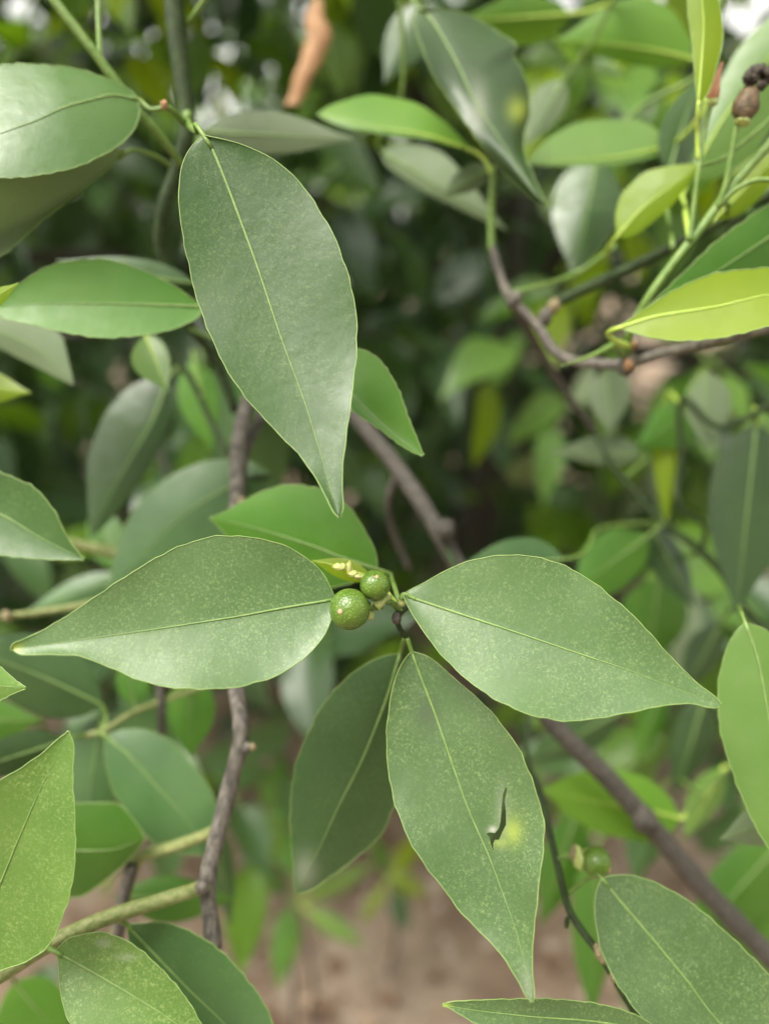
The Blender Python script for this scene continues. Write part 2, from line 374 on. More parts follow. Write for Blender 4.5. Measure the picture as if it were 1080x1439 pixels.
def fruit(th, x, y, d, rpx, axis_px, label=None, cal=None):
    """small round citrus: axis points from calyx to the style scar, given as photo offset (right, down) and depth (towards camera +)"""
    r = rpx * d / F; c = P(x, y, d); ax = CR * axis_px[0] - CU * axis_px[1] - CF * axis_px[2]; ax = ax / np.linalg.norm(ax)
    o = blob(th, 'fruit', c, r, FRUIT, (1, 1, .97), axis=tuple(ax), ns=40, nr=24, amp=.015, freq=2, origin=c)
    if label: o['label'] = label
    blob(o, 'style_scar', c + ax * r * .965, r * .13, PORE, (1, 1, .45), axis=tuple(ax), ns=12, nr=8, amp=.2)
    # five-lobed calyx clasping the stalk end
    q = Vector((0, 0, 1)).rotation_difference(Vector(ax)); V, Fc = [], []
    for k in range(30):
        a = 2 * math.pi * k / 30; lob = .62 + .22 * math.cos(5 * a)
        for (f, z) in ((.15, -1.12), (.6, -1.06), (1.0, -1.0 + .16 * lob)):
            rr = lob * f; V.append(c + r * np.array(q @ Vector((rr * math.cos(a), rr * math.sin(a), z + (.2 * rr * rr if f > .3 else 0)))))
    for k in range(30):
        k2 = (k + 1) % 30
        for j in range(2): Fc.append((k * 3 + j, k2 * 3 + j, k2 * 3 + j + 1, k * 3 + j + 1))
    put('calyx', V, Fc, CALYX, o)
    return o, c - ax * r * 1.1
def knob(th, x, y, d, rpx, mat=LICHEN, name='knot', sq=(1, 1, 1.2), amp=.35, seed=0):
    return blob(th, name, P(x, y, d), rpx * d / F, mat, sq, seed=seed + x, amp=amp, freq=2.3, ns=14, nr=10)


# ------------------------------------------------------------------ ground
def groundmat():
    m, n, l, b, out = newmat('soil'); tc = n.new('ShaderNodeTexCoord'); v = tc.outputs['Object']
    c = mixc(n, l, ramp(n, l, noise_(n, l, v, 9, 5, .65), .35, .65), (.20, .130, .088), (.36, .255, .180))
    c = mixc(n, l, ramp(n, l, noise_(n, l, v, 2.2, 3), .45, .7), c, (.46, .36, .28))
    c = mixc(n, l, ramp(n, l, noise_(n, l, v, 26, 3, .6), .54, .66, 0, .8), c, (.48, .38, .30))
    c = mixc(n, l, ramp(n, l, noise_(n, l, v, 120, 3, .7), .5, .72, 0, .8), c, (.36, .28, .22))
    c = mixc(n, l, ramp(n, l, noise_(n, l, v, 60, 3, .7), .52, .75, 0, .75), c, (.07, .045, .03))
    l.new(c, b.inputs['Base Color']); b.inputs['Roughness'].default_value = .95
    bp = n.new('ShaderNodeBump'); bp.inputs['Distance'].default_value = .02; bp.inputs['Strength'].default_value = .8
    l.new(noise_(n, l, v, 45, 6, .7), bp.inputs['Height']); l.new(bp.outputs[0], b.inputs['Normal'])
    return m
xs = np.r_[-200, -60, -20, -8, np.linspace(-4, 4, 81), 8, 20, 60, 200]
ys = np.r_[-200, -60, -20, -6, np.linspace(-2, 7, 91), 15, 40, 100, 300]
V = [(x, y, (.03 * mnoise.noise(Vector((x * 1.5, y * 1.5, 0))) + .012 * mnoise.noise(Vector((x * 7, y * 7, 3)))) * (1 if abs(x) < 5 and abs(y) < 9 else 0)) for y in ys for x in xs]
nx = len(xs); Fc = [(j * nx + i, j * nx + i + 1, (j + 1) * nx + i + 1, (j + 1) * nx + i) for j in range(len(ys) - 1) for i in range(nx - 1)]
g = bpy.data.objects.new('ground', mesh('ground', V, Fc, [groundmat()])); g['kind'] = 'structure'; link(g)
def gz(x, y): return .03 * mnoise.noise(Vector((x * 1.5, y * 1.5, 0))) + .012 * mnoise.noise(Vector((x * 7, y * 7, 3)))

# ------------------------------------------------------------------ unit leaves shared by the deep twigs
def unit_leaf(fold, droop, wmax, seed, nt_=12, ns=3):
    r = random.Random(seed); V, uv = [], []; tw = r.uniform(-.3, .3)
    for i in range(nt_ + 1):
        t = i / nt_; wd = wmax * float(PROF(t)) + .002
        for k in range(-ns, ns + 1):
            s = k / ns; x = s * wd; z = fold * abs(x) - droop * t * t + .03 * math.sin(t * 9 + seed + s) * s * s + tw * x * t
            V.append((x, t, z)); uv.append((t, s))
    nc = 2 * ns + 1
    return V, [(i * nc + k, i * nc + k + 1, (i + 1) * nc + k + 1, (i + 1) * nc + k) for i in range(nt_) for k in range(nc - 1)], uv
UL = []
for k in range(6):
    V, Fc, uv = unit_leaf(.15 + .12 * (k % 3), .1 + .13 * (k % 4), .2 + .03 * (k % 3), k)
    UL.append({m: mesh('leaf_' + m, V, Fc, [LS[m]]) for m in 'MDGFUL'})
def deep_twig(p, axis, n, size, mixm, name, label, catg, group, r=.0018, length=None, smat=None):
    rr = random; th = thing(name, label, catg, tuple(p), group)
    ax = Vector(axis).normalized(); ln = length or n * size * .32
    pts = [np.array(p) + np.array(ax) * ln * q + np.array([0, 0, -.12 * ln * q * q]) + np.array([rr.uniform(-1, 1) * .015 for _ in range(3)]) * (q > 0) for q in (0, .35, .7, 1)]
    c = cat(pts, 14); V, Fc = tube(c, np.linspace(r, r * .45, 14), 6); put('stem', V, Fc, smat or (GSTEM if rr.random() < .5 else BARKD), th, p)
    side = ax.cross(Vector((0, 0, 1))); side = side.normalized() if side.length > .1 else Vector((1, 0, 0)); up = side.cross(ax)
    for k in range(n):
        q = c[min(13, int(1 + 12 * (k + .6) / n))]; an = k * 2.4 + rr.uniform(-.4, .4)
        out_ = (side * math.cos(an) + up * math.sin(an)) * .9 + ax * .65 + Vector((0, -.25, -.35)); out_.normalize()
        y = out_; z = (Vector((rr.uniform(-.5, .5), -.6, .75)) - y * y.dot(Vector((0, -.6, .75)))); z = (z - y * z.dot(y)).normalized(); x = y.cross(z)
        M = Matrix((x, y, z)).transposed(); m = rr.choice(mixm)
        o = bpy.data.objects.new('leaf', UL[rr.randrange(6)][m]); s = size * rr.uniform(.7, 1.15)
        o.rotation_mode = 'QUATERNION'; o.rotation_quaternion = M.to_quaternion(); o.scale = (s, s, s)
        o.location = Vector(q) - Vector(p); link(o, th)
    return th

# ------------------------------------------------------------------ A: the fruiting twig in the middle
A = thing('citrus_twig', 'green citrus twig with paired young fruits and broad waxy leaves, one leaf torn', 'citrus twig', tuple(P(640, 835, .29)))
stem(A, [(650, 842, .30), (612, 838, .262), (585, 846, .232), (566, 856, .217), (556, 866, .213)], (7, 5.5), DSTEM)
stem(A, [(556, 866, .214), (560, 880, .215), (570, 896, .217)], (4.5, 3.5), DSTEM)
stem(A, [(562, 858, .215), (548, 846, .212), (532, 842, .211), (524, 850, .211)], (4.5, 3.2), GSTEM)
knob(A, 557, 869, .212, 7, BARKD, seed=2); knob(A, 564, 846, .211, 6, CALYX, seed=5, amp=.2)
leaf(A, 'P', (472, 842), (16, 912), (.207, .196), hi=True,
     mid=[(400, 854), (330, 867), (240, 881), (150, 894), (80, 904)],
     sides=[[(470, 830), (455, 808), (440, 792), (400, 767), (350, 755), (300, 754), (250, 769), (200, 796), (150, 828), (100, 862), (60, 886), (30, 900), (18, 905)],
            [(466, 868), (452, 898), (420, 930), (380, 953), (330, 966), (285, 968), (240, 966), (200, 957), (150, 936), (110, 922), (60, 920), (30, 920), (18, 919)]],
     fold=-13, roll=-15, arch=.03, sag=-.10, wave=.006, pet=[(490, 838), (520, 838), (548, 846)], petr=3,
     blem=[(16, 911, 14, 12, 0, .75)], label='broad speckled waxy leaf with pale blunt notched tip beside the paired fruits')
leaf(A, 'P', (566, 836), (1012, 990), (.210, .200), hi=True,
     mid=[(650, 864), (720, 887), (800, 914), (880, 941), (950, 968)],
     sides=[[(574, 830), (590, 822), (620, 805), (660, 788), (700, 781), (740, 781), (780, 790), (820, 810), (860, 840), (895, 871), (930, 910), (960, 942), (985, 965), (1008, 983)],
            [(573, 852), (590, 880), (620, 920), (660, 958), (700, 985), (740, 1003), (790, 1013), (840, 1009), (890, 1000), (930, 992), (970, 989), (1005, 995)]],
     fold=-12, roll=14, arch=.03, sag=-.08, wave=.006, pet=[(563, 842)], petr=3.6, label='broad pale waxy leaf, greyest and least blemished on the twig')
SLIT = [(710.7, 1104), (712, 1110), (708.7, 1126), (710.5, 1142), (710.5, 1159), (704.5, 1171), (700.7, 1180), (694.5, 1180), (692.6, 1186), (692.7, 1196), (689.5, 1187), (687, 1176),
        (682.7, 1171.5), (688, 1169.5), (695, 1171), (700.3, 1164), (703, 1154), (704, 1136), (706, 1116)]
leaf(A, 'P', (578, 915), (747, 1408), (.216, .204), hi=True,
     mid=[(587, 940), (615, 1014), (652, 1122), (690, 1212), (722, 1300), (738, 1360)],
     sides=[[(566, 930), (553, 962), (546, 1000), (543, 1040), (546, 1085), (555, 1130), (570, 1170), (590, 1206), (620, 1245), (650, 1285), (685, 1320), (710, 1350), (728, 1380), (740, 1402)],
            [(600, 922), (612, 930), (640, 955), (680, 990), (710, 1025), (735, 1065), (752, 1110), (764, 1155), (763, 1190), (757, 1240), (752, 1290), (748, 1330), (748, 1370), (750, 1402)]],
     fold=-10, roll=-8, arch=.02, sag=-.14, wave=.008, hole=SLIT, pet=[(572, 897)], petr=3,
     blem=[(720, 1168, 13, 18, 0, .5), (704, 1184, 12, 8, 0, .35), (600, 1004, 17, 26, 1, .4), (692, 1166, 6, 5, 2, .8), (742, 1385, 14, 30, 2, .25), (705, 1140, 9, 40, 2, .2)],  # yellowing, smudge and scar, plus pale sheen painted at the tip
     label='hanging waxy leaf with a dark crooked slit torn in it')
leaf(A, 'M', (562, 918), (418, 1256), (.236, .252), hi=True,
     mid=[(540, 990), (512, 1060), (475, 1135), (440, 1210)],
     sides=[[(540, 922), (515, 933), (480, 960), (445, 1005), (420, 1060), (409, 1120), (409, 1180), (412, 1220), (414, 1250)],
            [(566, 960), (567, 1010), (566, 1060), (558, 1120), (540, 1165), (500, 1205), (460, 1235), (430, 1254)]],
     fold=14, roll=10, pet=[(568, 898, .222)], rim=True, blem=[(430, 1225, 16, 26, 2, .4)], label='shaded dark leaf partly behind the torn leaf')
leaf(A, 'G', (531, 800), (296, 728), (.246, .262), hi=True,
     mid=[(480, 783), (430, 764), (370, 745)], sides=[[(527, 775), (512, 745), (490, 713), (450, 687), (410, 681), (370, 690), (335, 708), (310, 722)], [(505, 815), (460, 825), (400, 815), (345, 780)]],
     fold=10, roll=14, pet=[(552, 818, .225), (560, 845, .217)], label='dark green leaf standing behind the fruits')
leaf(A, 'F', (520, 812), (438, 788), (.222, .226), w=(16, 13), bow=-3, fold=8, pet=[(540, 828, .217), (556, 848, .216)], label='small bright young leaf behind the fruits')
f1, e1 = fruit(A, 491, 856, .203, 29, (-.42, 0, .9), 'larger round green fruit with a pinkish scar')
f2, e2 = fruit(A, 527, 822, .205, 21.5, (.12, -.62, .78), 'smaller round green fruit with a pinkish scar')
def stalk(th, a, b, r=.0007, mat=GSTEM, name='stalk'):
    c = cat([a, (np.array(a) + b) / 2 + np.array([0, 0, -.0006]), b], 8); V, Fc = tube(c, r, 7); return put(name, V, Fc, mat, th, a)
stalk(A, e1, P(536, 852, .213), .0009); stalk(A, e2, P(546, 846, .213), .0009)
def sepal(th, pts, mat=CALYX, name='sepal'):      # small curled sepal lobe
    c = [P(*p) for p in pts]; m = sum(c) / len(c) - CF * .0012; off = CF * .0004
    V = [q for q in c] + [m] + [q + off for q in c] + [m + off]; n = len(c); Fc = []
    for k in range(n): k2 = (k + 1) % n; Fc += [(k, k2, n), (n + 1 + k2, n + 1 + k, 2 * n + 1), (k, n + 1 + k, n + 1 + k2, k2)]
    return put(name, V, Fc, mat, th)
sepal(A, [(523, 844, .205), (537, 840, .206), (546, 834, .207), (549, 841, .207), (540, 850, .207), (533, 858, .205), (527, 852, .205)])
sepal(A, [(514, 862, .205), (520, 858, .206), (527, 862, .208), (523, 873, .207), (517, 870, .206)])
for k, (x, y, r, sq) in enumerate([(478, 797, 6, (1.5, 1, .8)), (491, 799, 4.5, (.9, .8, 2.4)), (496, 806, 4.5, (1.5, 1, 1)), (503, 810, 4, (2.0, 1, .9))]): knob(A, x, y, .217, r, FLESH, 'flower_remnant', sq, .7, k)
stem(A, [(503, 810, .218), (522, 822, .217), (548, 838, .215)], (3, 3), CALYX, name='stalk')

# ------------------------------------------------------------------ B: hanging twig upper left
Bt = thing('citrus_twig', 'dark green upright citrus stem carrying the long pointed hanging leaf', 'citrus twig', tuple(P(330, 600, .31)))
stem(Bt, [(332, 580, .315), (300, 500, .31), (262, 450, .30), (240, 390, .29), (226, 345, .285), (229, 300, .28), (250, 235, .277), (263, 185, .274), (257, 120, .272), (249, 60, .27), (240, -30, .268), (225, -160, .266)], (7, 14), DSTEM, n=60)
stem(Bt, [(265, 190, .276), (262, 110, .28), (254, 40, .28), (248, -60, .28)], (5, 8), DSTEM)
stem(Bt, [(256, 232, .272), (232, 200, .265), (190, 150, .257), (130, 70, .25), (60, -22, .245), (0, -110, .24)], (5, 8), GSTEM)
stem(Bt, [(266, 176, .262), (252, 166, .246), (240, 154, .24), (231, 150, .238)], (5.5, 4.5), GSTEM)
stem(Bt, [(262, 170, .262), (270, 180, .24), (277, 186, .228)], (5.5, 4), GSTEM)
stem(Bt, [(252, 46, .275), (272, 22, .27), (298, -16, .265)], (4, 4), GSTEM)
stem(Bt, [(141, 85, .251), (139, 40, .258), (137, -40, .262)], (3.5, 3.5), GSTEM)
knob(Bt, 231, 147, .236, 5, WOUND); knob(Bt, 264, 165, .266, 8, GSTEM, seed=3)
leaf(Bt, 'H', (286, 190), (477, 727), (.206, .211), hi=True,
     mid=[(296, 204), (325, 275), (360, 370), (397, 480), (425, 556), (447, 626), (465, 690)],
     sides=[[(272, 203), (260, 222), (252, 258), (254, 310), (265, 370), (280, 430), (300, 481), (325, 530), (355, 570), (390, 608), (425, 645), (446, 676), (460, 703), (470, 722)],
            [(310, 195), (345, 205), (385, 225), (420, 255), (450, 298), (475, 345), (490, 390), (500, 440), (501, 490), (495, 550), (487, 610), (482, 650), (481, 690), (482, 715)]],
     fold=-6, roll=4, arch=.0, sag=-.20, wave=.006, pet=[(277, 186, .228)], petr=4, ribw=1.15, label='long pointed leaf hanging with its tip down, dark above and pale at the tip')
leaf(Bt, 'T', (195, 140), (-70, 212), (.246, .222), hi=True, mid=[(150, 135), (100, 148), (50, 170), (0, 188)],
     sides=[[(185, 128), (160, 115), (110, 97), (60, 91), (0, 92), (-40, 120)], [(196, 160), (185, 187), (150, 215), (100, 237), (50, 247), (0, 250), (-40, 245)]],
     fold=8, roll=-16, arch=.08, pet=[(212, 154), (232, 151)], petr=3.4, label='light glossy leaf with blunt end running out of the picture side')
leaf(Bt, 'U', (180, 213), (-150, 430), (.255, .235), hi=True, mid=[(120, 262), (60, 298), (0, 331), (-70, 375)],
     sides=[[(160, 208), (100, 180), (20, 200), (-80, 290)], [(150, 236), (110, 272), (60, 310), (0, 362), (-60, 400)]], fold=-26, roll=18, arch=.02,
     pet=[(212, 217, .262), (240, 232, .27)], petr=3.4, rib=False, label='folded leaf showing its pale underside')
leaf(Bt, 'G', (284, 431), (-6, 433), (.252, .238), hi=True, mid=[(200, 428), (140, 427), (60, 427)],
     sides=[[(270, 420), (250, 405), (200, 380), (140, 364), (80, 370), (40, 390), (10, 415)], [(280, 443), (265, 454), (220, 468), (150, 475), (90, 467), (40, 455), (5, 447)]],
     fold=-8, roll=-10, pet=[(262, 448, .29)], label='bright green leaf with straight pale midrib')
leaf(Bt, 'M', (270, 398), (80, 366), .285, w=(10, 22), fold=5, pet=[(242, 392, .29)], label='dim olive leaf edge just above the bright green leaf')
leaf(Bt, 'G', (470, 500), (594, 640), (.243, .226), hi=True, mid=[(483, 536), (497, 557), (540, 598), (570, 623)],
     sides=[[(505, 490), (535, 508), (556, 540), (575, 590), (588, 622)], [(470, 540), (495, 576), (530, 601), (560, 624), (585, 638)]], fold=-22, roll=10,
     pet=[(420, 500, .27), (340, 490, .29), (268, 462, .30)], label='green leaf tip showing from behind the long hanging leaf')
leaf(Bt, 'U', (285, 185), (496, 196), (.315, .30), w=(34, 27), fold=8, roll=-14, pet=[(262, 190, .276)], label='dull grey-green leaf behind the stem')

# ------------------------------------------------------------------ F: long diagonal branch
Fb = thing('citrus_branch', 'long straight dark grey branch crossing diagonally behind the fruiting twig', 'branch', tuple(P(1300, 1600, .36)))
stem(Fb, [(1300, 1600, .36), (1180, 1465, .345), (1080, 1345, .335), (1000, 1262, .328), (930, 1180, .322), (860, 1100, .317), (780, 1020, .312), (700, 900, .31), (640, 790, .31), (600, 720, .315), (560, 660, .325), (500, 585, .34), (440, 500, .37), (380, 400, .40)], (17, 10), BARKD, n=90, lump=.14)
knob(Fb, 626, 745, .305, 13, BARKD, seed=1); knob(Fb, 905, 1152, .316, 17, BARKD, seed=4)
stem(Fb, [(560, 660, .325), (545, 700, .33), (550, 740, .34), (575, 800, .35)], (6, 4), BARKD)
stem(Fb, [(625, 765, .31), (640, 800, .303), (652, 843, .30)], (6, 6), DSTEM)

# ------------------------------------------------------------------ E: grey upright branch lower left
Eb = thing('citrus_branch', 'grey upright branch with a cut end and an olive side shoot of broad leaves', 'branch', tuple(P(300, 1330, .243)))
stem(Eb, [(300, 1332, .243), (296, 1290, .243), (291, 1243, .244), (304, 1180, .246), (324, 1100, .25), (339, 1030, .252), (334, 980, .256), (328, 930, .262), (326, 850, .272), (330, 760, .282), (333, 690, .288), (338, 600, .30), (350, 560, .31)], (12.5, 10.5), BARK, n=80, lump=.12)
stem(Eb, [(334, 700, .289), (342, 640, .30), (365, 590, .32), (385, 540, .34)], (9, 8), BARKD)
knob(Eb, 347, 1050, .25, 7, BARK); knob(Eb, 355, 1050, .249, 5, LICHEN, seed=6); knob(Eb, 340, 706, .284, 6, LICHEN, seed=8); knob(Eb, 284, 1246, .238, 9, BARK, seed=9)
stem(Eb, [(291, 1244, .243), (262, 1254, .238), (225, 1266, .235), (150, 1290, .229), (70, 1327, .222), (0, 1370, .216), (-80, 1420, .21)], (9, 12), YSTEM, n=40)
stem(Eb, [(318, 1150, .252), (300, 1168, .262), (250, 1188, .27), (195, 1208, .275), (178, 1250, .28), (165, 1310, .285), (150, 1400, .29)], (8, 9), YSTEM, n=40)
stem(Eb, [(186, 1216, .272), (174, 1262, .275), (163, 1330, .28)], (8, 9), BARKD)
leaf(Eb, 'B', (-70, 1392), (97, 1028), (.204, .196), hi=True, mid=[(-35, 1318), (0, 1243), (26, 1180), (53, 1118), (80, 1060)],
     sides=[[(-50, 1385), (0, 1364), (40, 1350), (75, 1320), (95, 1270), (105, 1220), (106, 1160), (103, 1085), (104, 1045)], [(-120, 1300), (-100, 1200), (-50, 1135), (0, 1097), (30, 1079), (60, 1058), (85, 1036)]],
     fold=-8, roll=-8, arch=.04, pet=[(-78, 1415, .209)], petr=5, label='bright yellow-green leaf standing with its tip up')
leaf(Eb, 'B', (78, 1337), (335, 1516), (.217, .212), hi=True, mid=[(115, 1357), (150, 1377), (240, 1433), (300, 1483)],
     sides=[[(92, 1322), (110, 1315), (150, 1311), (190, 1329), (230, 1365), (260, 1400), (287, 1445), (315, 1490)], [(82, 1350), (85, 1390), (96, 1432), (130, 1480), (200, 1515), (280, 1525)]],
     fold=-10, roll=12, pet=[(68, 1332, .221)], petr=4, blem=[(146, 1325, 10, 6, 2, .4), (178, 1345, 12, 5, 2, .35)], label='broad leaf flecked with white specks below the olive side shoot')
leaf(Eb, 'M', (178, 1299), (385, 1515), (.238, .232), hi=True, mid=[(215, 1338), (260, 1385), (310, 1433)],
     sides=[[(195, 1298), (225, 1296), (270, 1310), (320, 1345), (355, 1386), (376, 1420), (390, 1470)], [(185, 1335), (215, 1400), (255, 1455), (320, 1505)]], fold=-8, roll=10,
     pet=[(166, 1293, .235), (160, 1290, .231)], petr=4, label='darker leaf tucked behind the white-flecked leaf')
leaf(Eb, 'M', (147, 1033), (288, 1202), (.292, .285), mid=[(185, 1065), (220, 1105), (262, 1150)],
     sides=[[(149, 1075), (170, 1130), (200, 1168), (225, 1190), (260, 1200)], [(175, 1025), (210, 1027), (250, 1050), (290, 1100), (305, 1140), (304, 1175)]], fold=8, roll=10, rim=True,
     pet=[(140, 1029, .296)], label='round grey-green leaf above the thinner side shoot')
leaf(Eb, 'G', (20, 1180), (204, 1178), (.268, .264), sides=[[(60, 1140), (110, 1129), (160, 1128), (190, 1155)], [(50, 1240), (105, 1262), (150, 1236), (190, 1198)]], mid=[(100, 1195), (150, 1195)], fold=16, roll=-16, rim=True, pet=[(-20, 1190, .275), (-60, 1260, .28)], label='drooping half-shiny leaf behind the bright upright leaf')
leaf(Eb, 'M', (142, 990), (-70, 905), (.30, .295), w=(52, 56), bow=-6, roll=8, pet=[(150, 1010, .30), (148, 1030, .297)])
leaf(Eb, 'D', (92, 1040), (-70, 1092), (.288, .27), w=(26, 30), roll=10, pet=[(120, 1033, .295)])
leaf(Eb, 'G', (268, 950), (268, 1066), (.335, .33), w=(34, 33), roll=5, pet=[(245, 975, .32), (228, 986, .315)])
leaf(Eb, 'M', (142, 1006), (118, 1170), (.315, .31), w=(48, 40), roll=-6, pet=[(145, 1026, .30)])
leaf(Eb, 'G', (190, 990), (175, 920), (.33, .335), w=(20, 26), pet=[(186, 1004, .31)])
stem(Eb, [(116, 1035, .296), (145, 1027, .297), (182, 1004, .305), (226, 986, .315), (275, 968, .325), (326, 900, .28)], (4, 4), YSTEM, n=40)
stem(Eb, [(227, 1040, .32), (226, 985, .315), (224, 940, .32), (225, 900, .32)], (6, 6), BARKD)
leaf(Eb, 'G', (20, 1380), (95, 1470), (.33, .34), w=(45, 60), pet=[(60, 1335, .30), (150, 1330, .287)])
leaf(Eb, 'G', (176, 1260), (330, 1262), (.30, .31), w=(30, 36), roll=14, pet=[(172, 1270, .281)])
leaf(Eb, 'M', (300, 1150), (325, 1300), (.33, .34), w=(18, 22), pet=[(290, 1165, .30), (262, 1182, .27)])

# ------------------------------------------------------------------ I: left-hand shoot in the middle distance
It = thing('citrus_twig', 'half-shaded citrus shoot of grey-green leaves behind the grey upright branch', 'citrus twig', tuple(P(345, 655, .33)))
stem(It, [(338, 700, .30), (352, 672, .318), (380, 668, .322)], (5, 4), DSTEM)
stem(It, [(345, 690, .318), (300, 600, .335), (260, 520, .335), (215, 470, .33), (120, 420, .33)], (5, 4), DSTEM)
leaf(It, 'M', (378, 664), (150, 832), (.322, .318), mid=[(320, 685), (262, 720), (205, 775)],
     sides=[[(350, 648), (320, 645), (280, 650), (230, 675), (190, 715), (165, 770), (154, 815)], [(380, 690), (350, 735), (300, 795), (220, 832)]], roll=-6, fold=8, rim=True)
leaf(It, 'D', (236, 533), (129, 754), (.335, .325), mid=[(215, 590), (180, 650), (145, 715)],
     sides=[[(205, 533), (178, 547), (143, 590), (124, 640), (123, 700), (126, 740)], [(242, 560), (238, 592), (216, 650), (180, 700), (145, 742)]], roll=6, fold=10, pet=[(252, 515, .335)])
leaf(It, 'L', (205, 470), (236, 549), (.292, .285), w=(20, 33), roll=10, fold=-14, pet=[(215, 470, .33)])
leaf(It, 'G', (272, 505), (298, 634), (.37, .37), w=(24, 32), pet=[(285, 560, .335)])
leaf(It, 'G', (170, 800), (130, 700), (.36, .37), w=(30, 26), pet=[(250, 720, .34), (345, 690, .318)])

# ------------------------------------------------------------------ H: shoot entering past the left edge
Ht = thing('citrus_twig', 'leafy shoot of pointed leaf tips reaching in beside the speckled waxy leaf', 'citrus twig', tuple(P(-130, 1000, .25)))
stem(Ht, [(-130, 1000, .25), (-125, 800, .25), (-120, 650, .25), (-120, 420, .26), (-130, 300, .265)], (9, 6), GSTEM, n=40)
leaf(Ht, 'H', (-105, 690), (118, 786), (.246, .236), hi=True, mid=[(-50, 700), (0, 722), (60, 757)], sides=[[(-60, 655), (0, 663), (40, 680), (75, 715), (95, 755), (112, 778)], [(-70, 765), (0, 780), (50, 785), (100, 787)]], fold=-12, roll=3, pet=[(-120, 680, .25)])
leaf(Ht, 'U', (-70, 430), (103, 541), (.292, .286), sides=[[(0, 440), (60, 452), (85, 470), (96, 505), (102, 530)], [(-30, 470), (0, 489), (60, 520), (95, 538)]], mid=[(0, 465), (60, 495)], roll=-12, pet=[(-120, 440, .26)])
leaf(Ht, 'F', (-60, 450), (26, 398), (.225, .22), w=(16, 18), roll=8, pet=[(-120, 470, .256)])
leaf(Ht, 'F', (-70, 535), (43, 552), (.285, .28), w=(24, 24), roll=8, pet=[(-120, 540, .256)])
leaf(Ht, 'B', (-100, 955), (36, 967), (.214, .206), w=(42, 36), hi=True, roll=-8, pet=[(-128, 950, .25)])
leaf(Ht, 'G', (-90, 1010), (60, 1012), (.33, .325), w=(34, 40), roll=-8, pet=[(-129, 990, .25)])
stem(Ht, [(-128, 872, .25), (-40, 872, .282), (0, 867, .294), (60, 860, .30), (120, 850, .305), (180, 830, .33)], (5, 5.5), YSTEM, n=40)
knob(Ht, 10, 866, .292, 7, LICHEN)
stem(Ht, [(-126, 740, .26), (-40, 745, .30), (100, 764, .33), (170, 778, .335), (225, 792, .34)], (6, 10), YSTEM)
leaf(Ht, 'M', (172, 810), (40, 858), (.352, .35), w=(26, 20), roll=-10, pet=[(190, 785, .337)])

# ------------------------------------------------------------------ D: grey branch with hanging leaves, upper middle
Db = thing('citrus_branch', 'crooked pale grey branch with a curled dark leaf and stub ends', 'branch', tuple(P(1150, 440, .28)))
stem(Db, [(1150, 445, .265), (1060, 465, .27), (970, 487, .276), (920, 500, .28), (880, 512, .283), (840, 511, .288), (803, 507, .292), (780, 494, .296), (758, 462, .299), (738, 440, .301), (714, 414, .303), (700, 378, .304), (690, 345, .305)], (8, 6), BARK, n=80, lump=.16)
stem(Db, [(690, 352, .305), (690, 290, .303), (692, 243, .30)], (5.5, 4.5), GSTEM)
stem(Db, [(716, 418, .305), (745, 470, .33), (790, 545, .355), (835, 606, .37)], (7, 4.5), BARKD)
stem(Db, [(765, 445, .302), (778, 428, .302), (800, 416, .30), (860, 388, .30), (940, 350, .295), (1010, 312, .29), (1100, 265, .28)], (8, 8), DSTEM, n=40)
stem(Db, [(716, 412, .304), (760, 402, .305), (820, 378, .31), (866, 345, .30)], (4, 3.5), GSTEM)
knob(Db, 722, 422, .302, 11, BARK); knob(Db, 778, 430, .30, 9, LICHEN, seed=4); knob(Db, 765, 446, .30, 10, BARK, seed=5)
for k, (x, y, r) in enumerate([(880, 512, 13), (886, 484, 10)]):
    knob(Db, x, y, .277, r, BARK, 'stub', amp=.5, seed=k); knob(Db, x + 2, y + 1, .2742, r * .5, WOUND, 'stub_end', amp=.6, seed=k)
stem(Db, [(882, 506, .28), (884, 492, .278), (886, 482, .277)], (7, 7), BARKD)
c = cat([P(862, 484, .268), P(835, 498, .266), P(787, 515, .262)], 10); V, Fc = tube(c, np.linspace(.0013, .0002, 10), 6); put('thorn', V, Fc, GSTEM, Db, c[0])
stem(Db, [(880, 508, .28), (872, 494, .272), (862, 484, .268)], (5, 4), GSTEM)
def curlD(t, s): return np.where(s > 0, .16 * s * s * np.sin(math.pi * t), .10 * s * s * np.clip(t, 0, 1))
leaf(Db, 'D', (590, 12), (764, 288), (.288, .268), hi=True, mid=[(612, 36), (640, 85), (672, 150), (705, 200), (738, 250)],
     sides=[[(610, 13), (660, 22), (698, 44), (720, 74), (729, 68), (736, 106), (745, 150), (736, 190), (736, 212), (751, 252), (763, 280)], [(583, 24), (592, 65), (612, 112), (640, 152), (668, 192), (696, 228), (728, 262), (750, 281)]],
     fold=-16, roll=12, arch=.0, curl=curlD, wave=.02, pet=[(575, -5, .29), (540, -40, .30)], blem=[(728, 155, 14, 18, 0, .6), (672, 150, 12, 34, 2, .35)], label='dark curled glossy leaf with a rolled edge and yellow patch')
leaf(Db, 'N', (664, 212), (446, 160), (.302, .305), mid=[(600, 190), (530, 178)], sides=[[(650, 196), (620, 168), (580, 143), (530, 133), (480, 142), (455, 153)], [(640, 207), (600, 196), (540, 188), (490, 180), (455, 167)]], fold=10, roll=-18, pet=[(682, 226, .301), (691, 245, .30)], label='bright fresh leaf beside the curled dark leaf')
leaf(Db, 'U', (532, 210), (710, 322), (.345, .335), sides=[[(570, 203), (620, 214), (655, 250), (690, 295)], [(545, 235), (590, 265), (640, 291), (690, 315)]], roll=-10, pet=[(560, 150, .33), (560, -30, .31)])
leaf(Db, 'U', (688, 236), (620, 276), (.312, .31), w=(16, 20), roll=14, pet=[(692, 246, .30)])
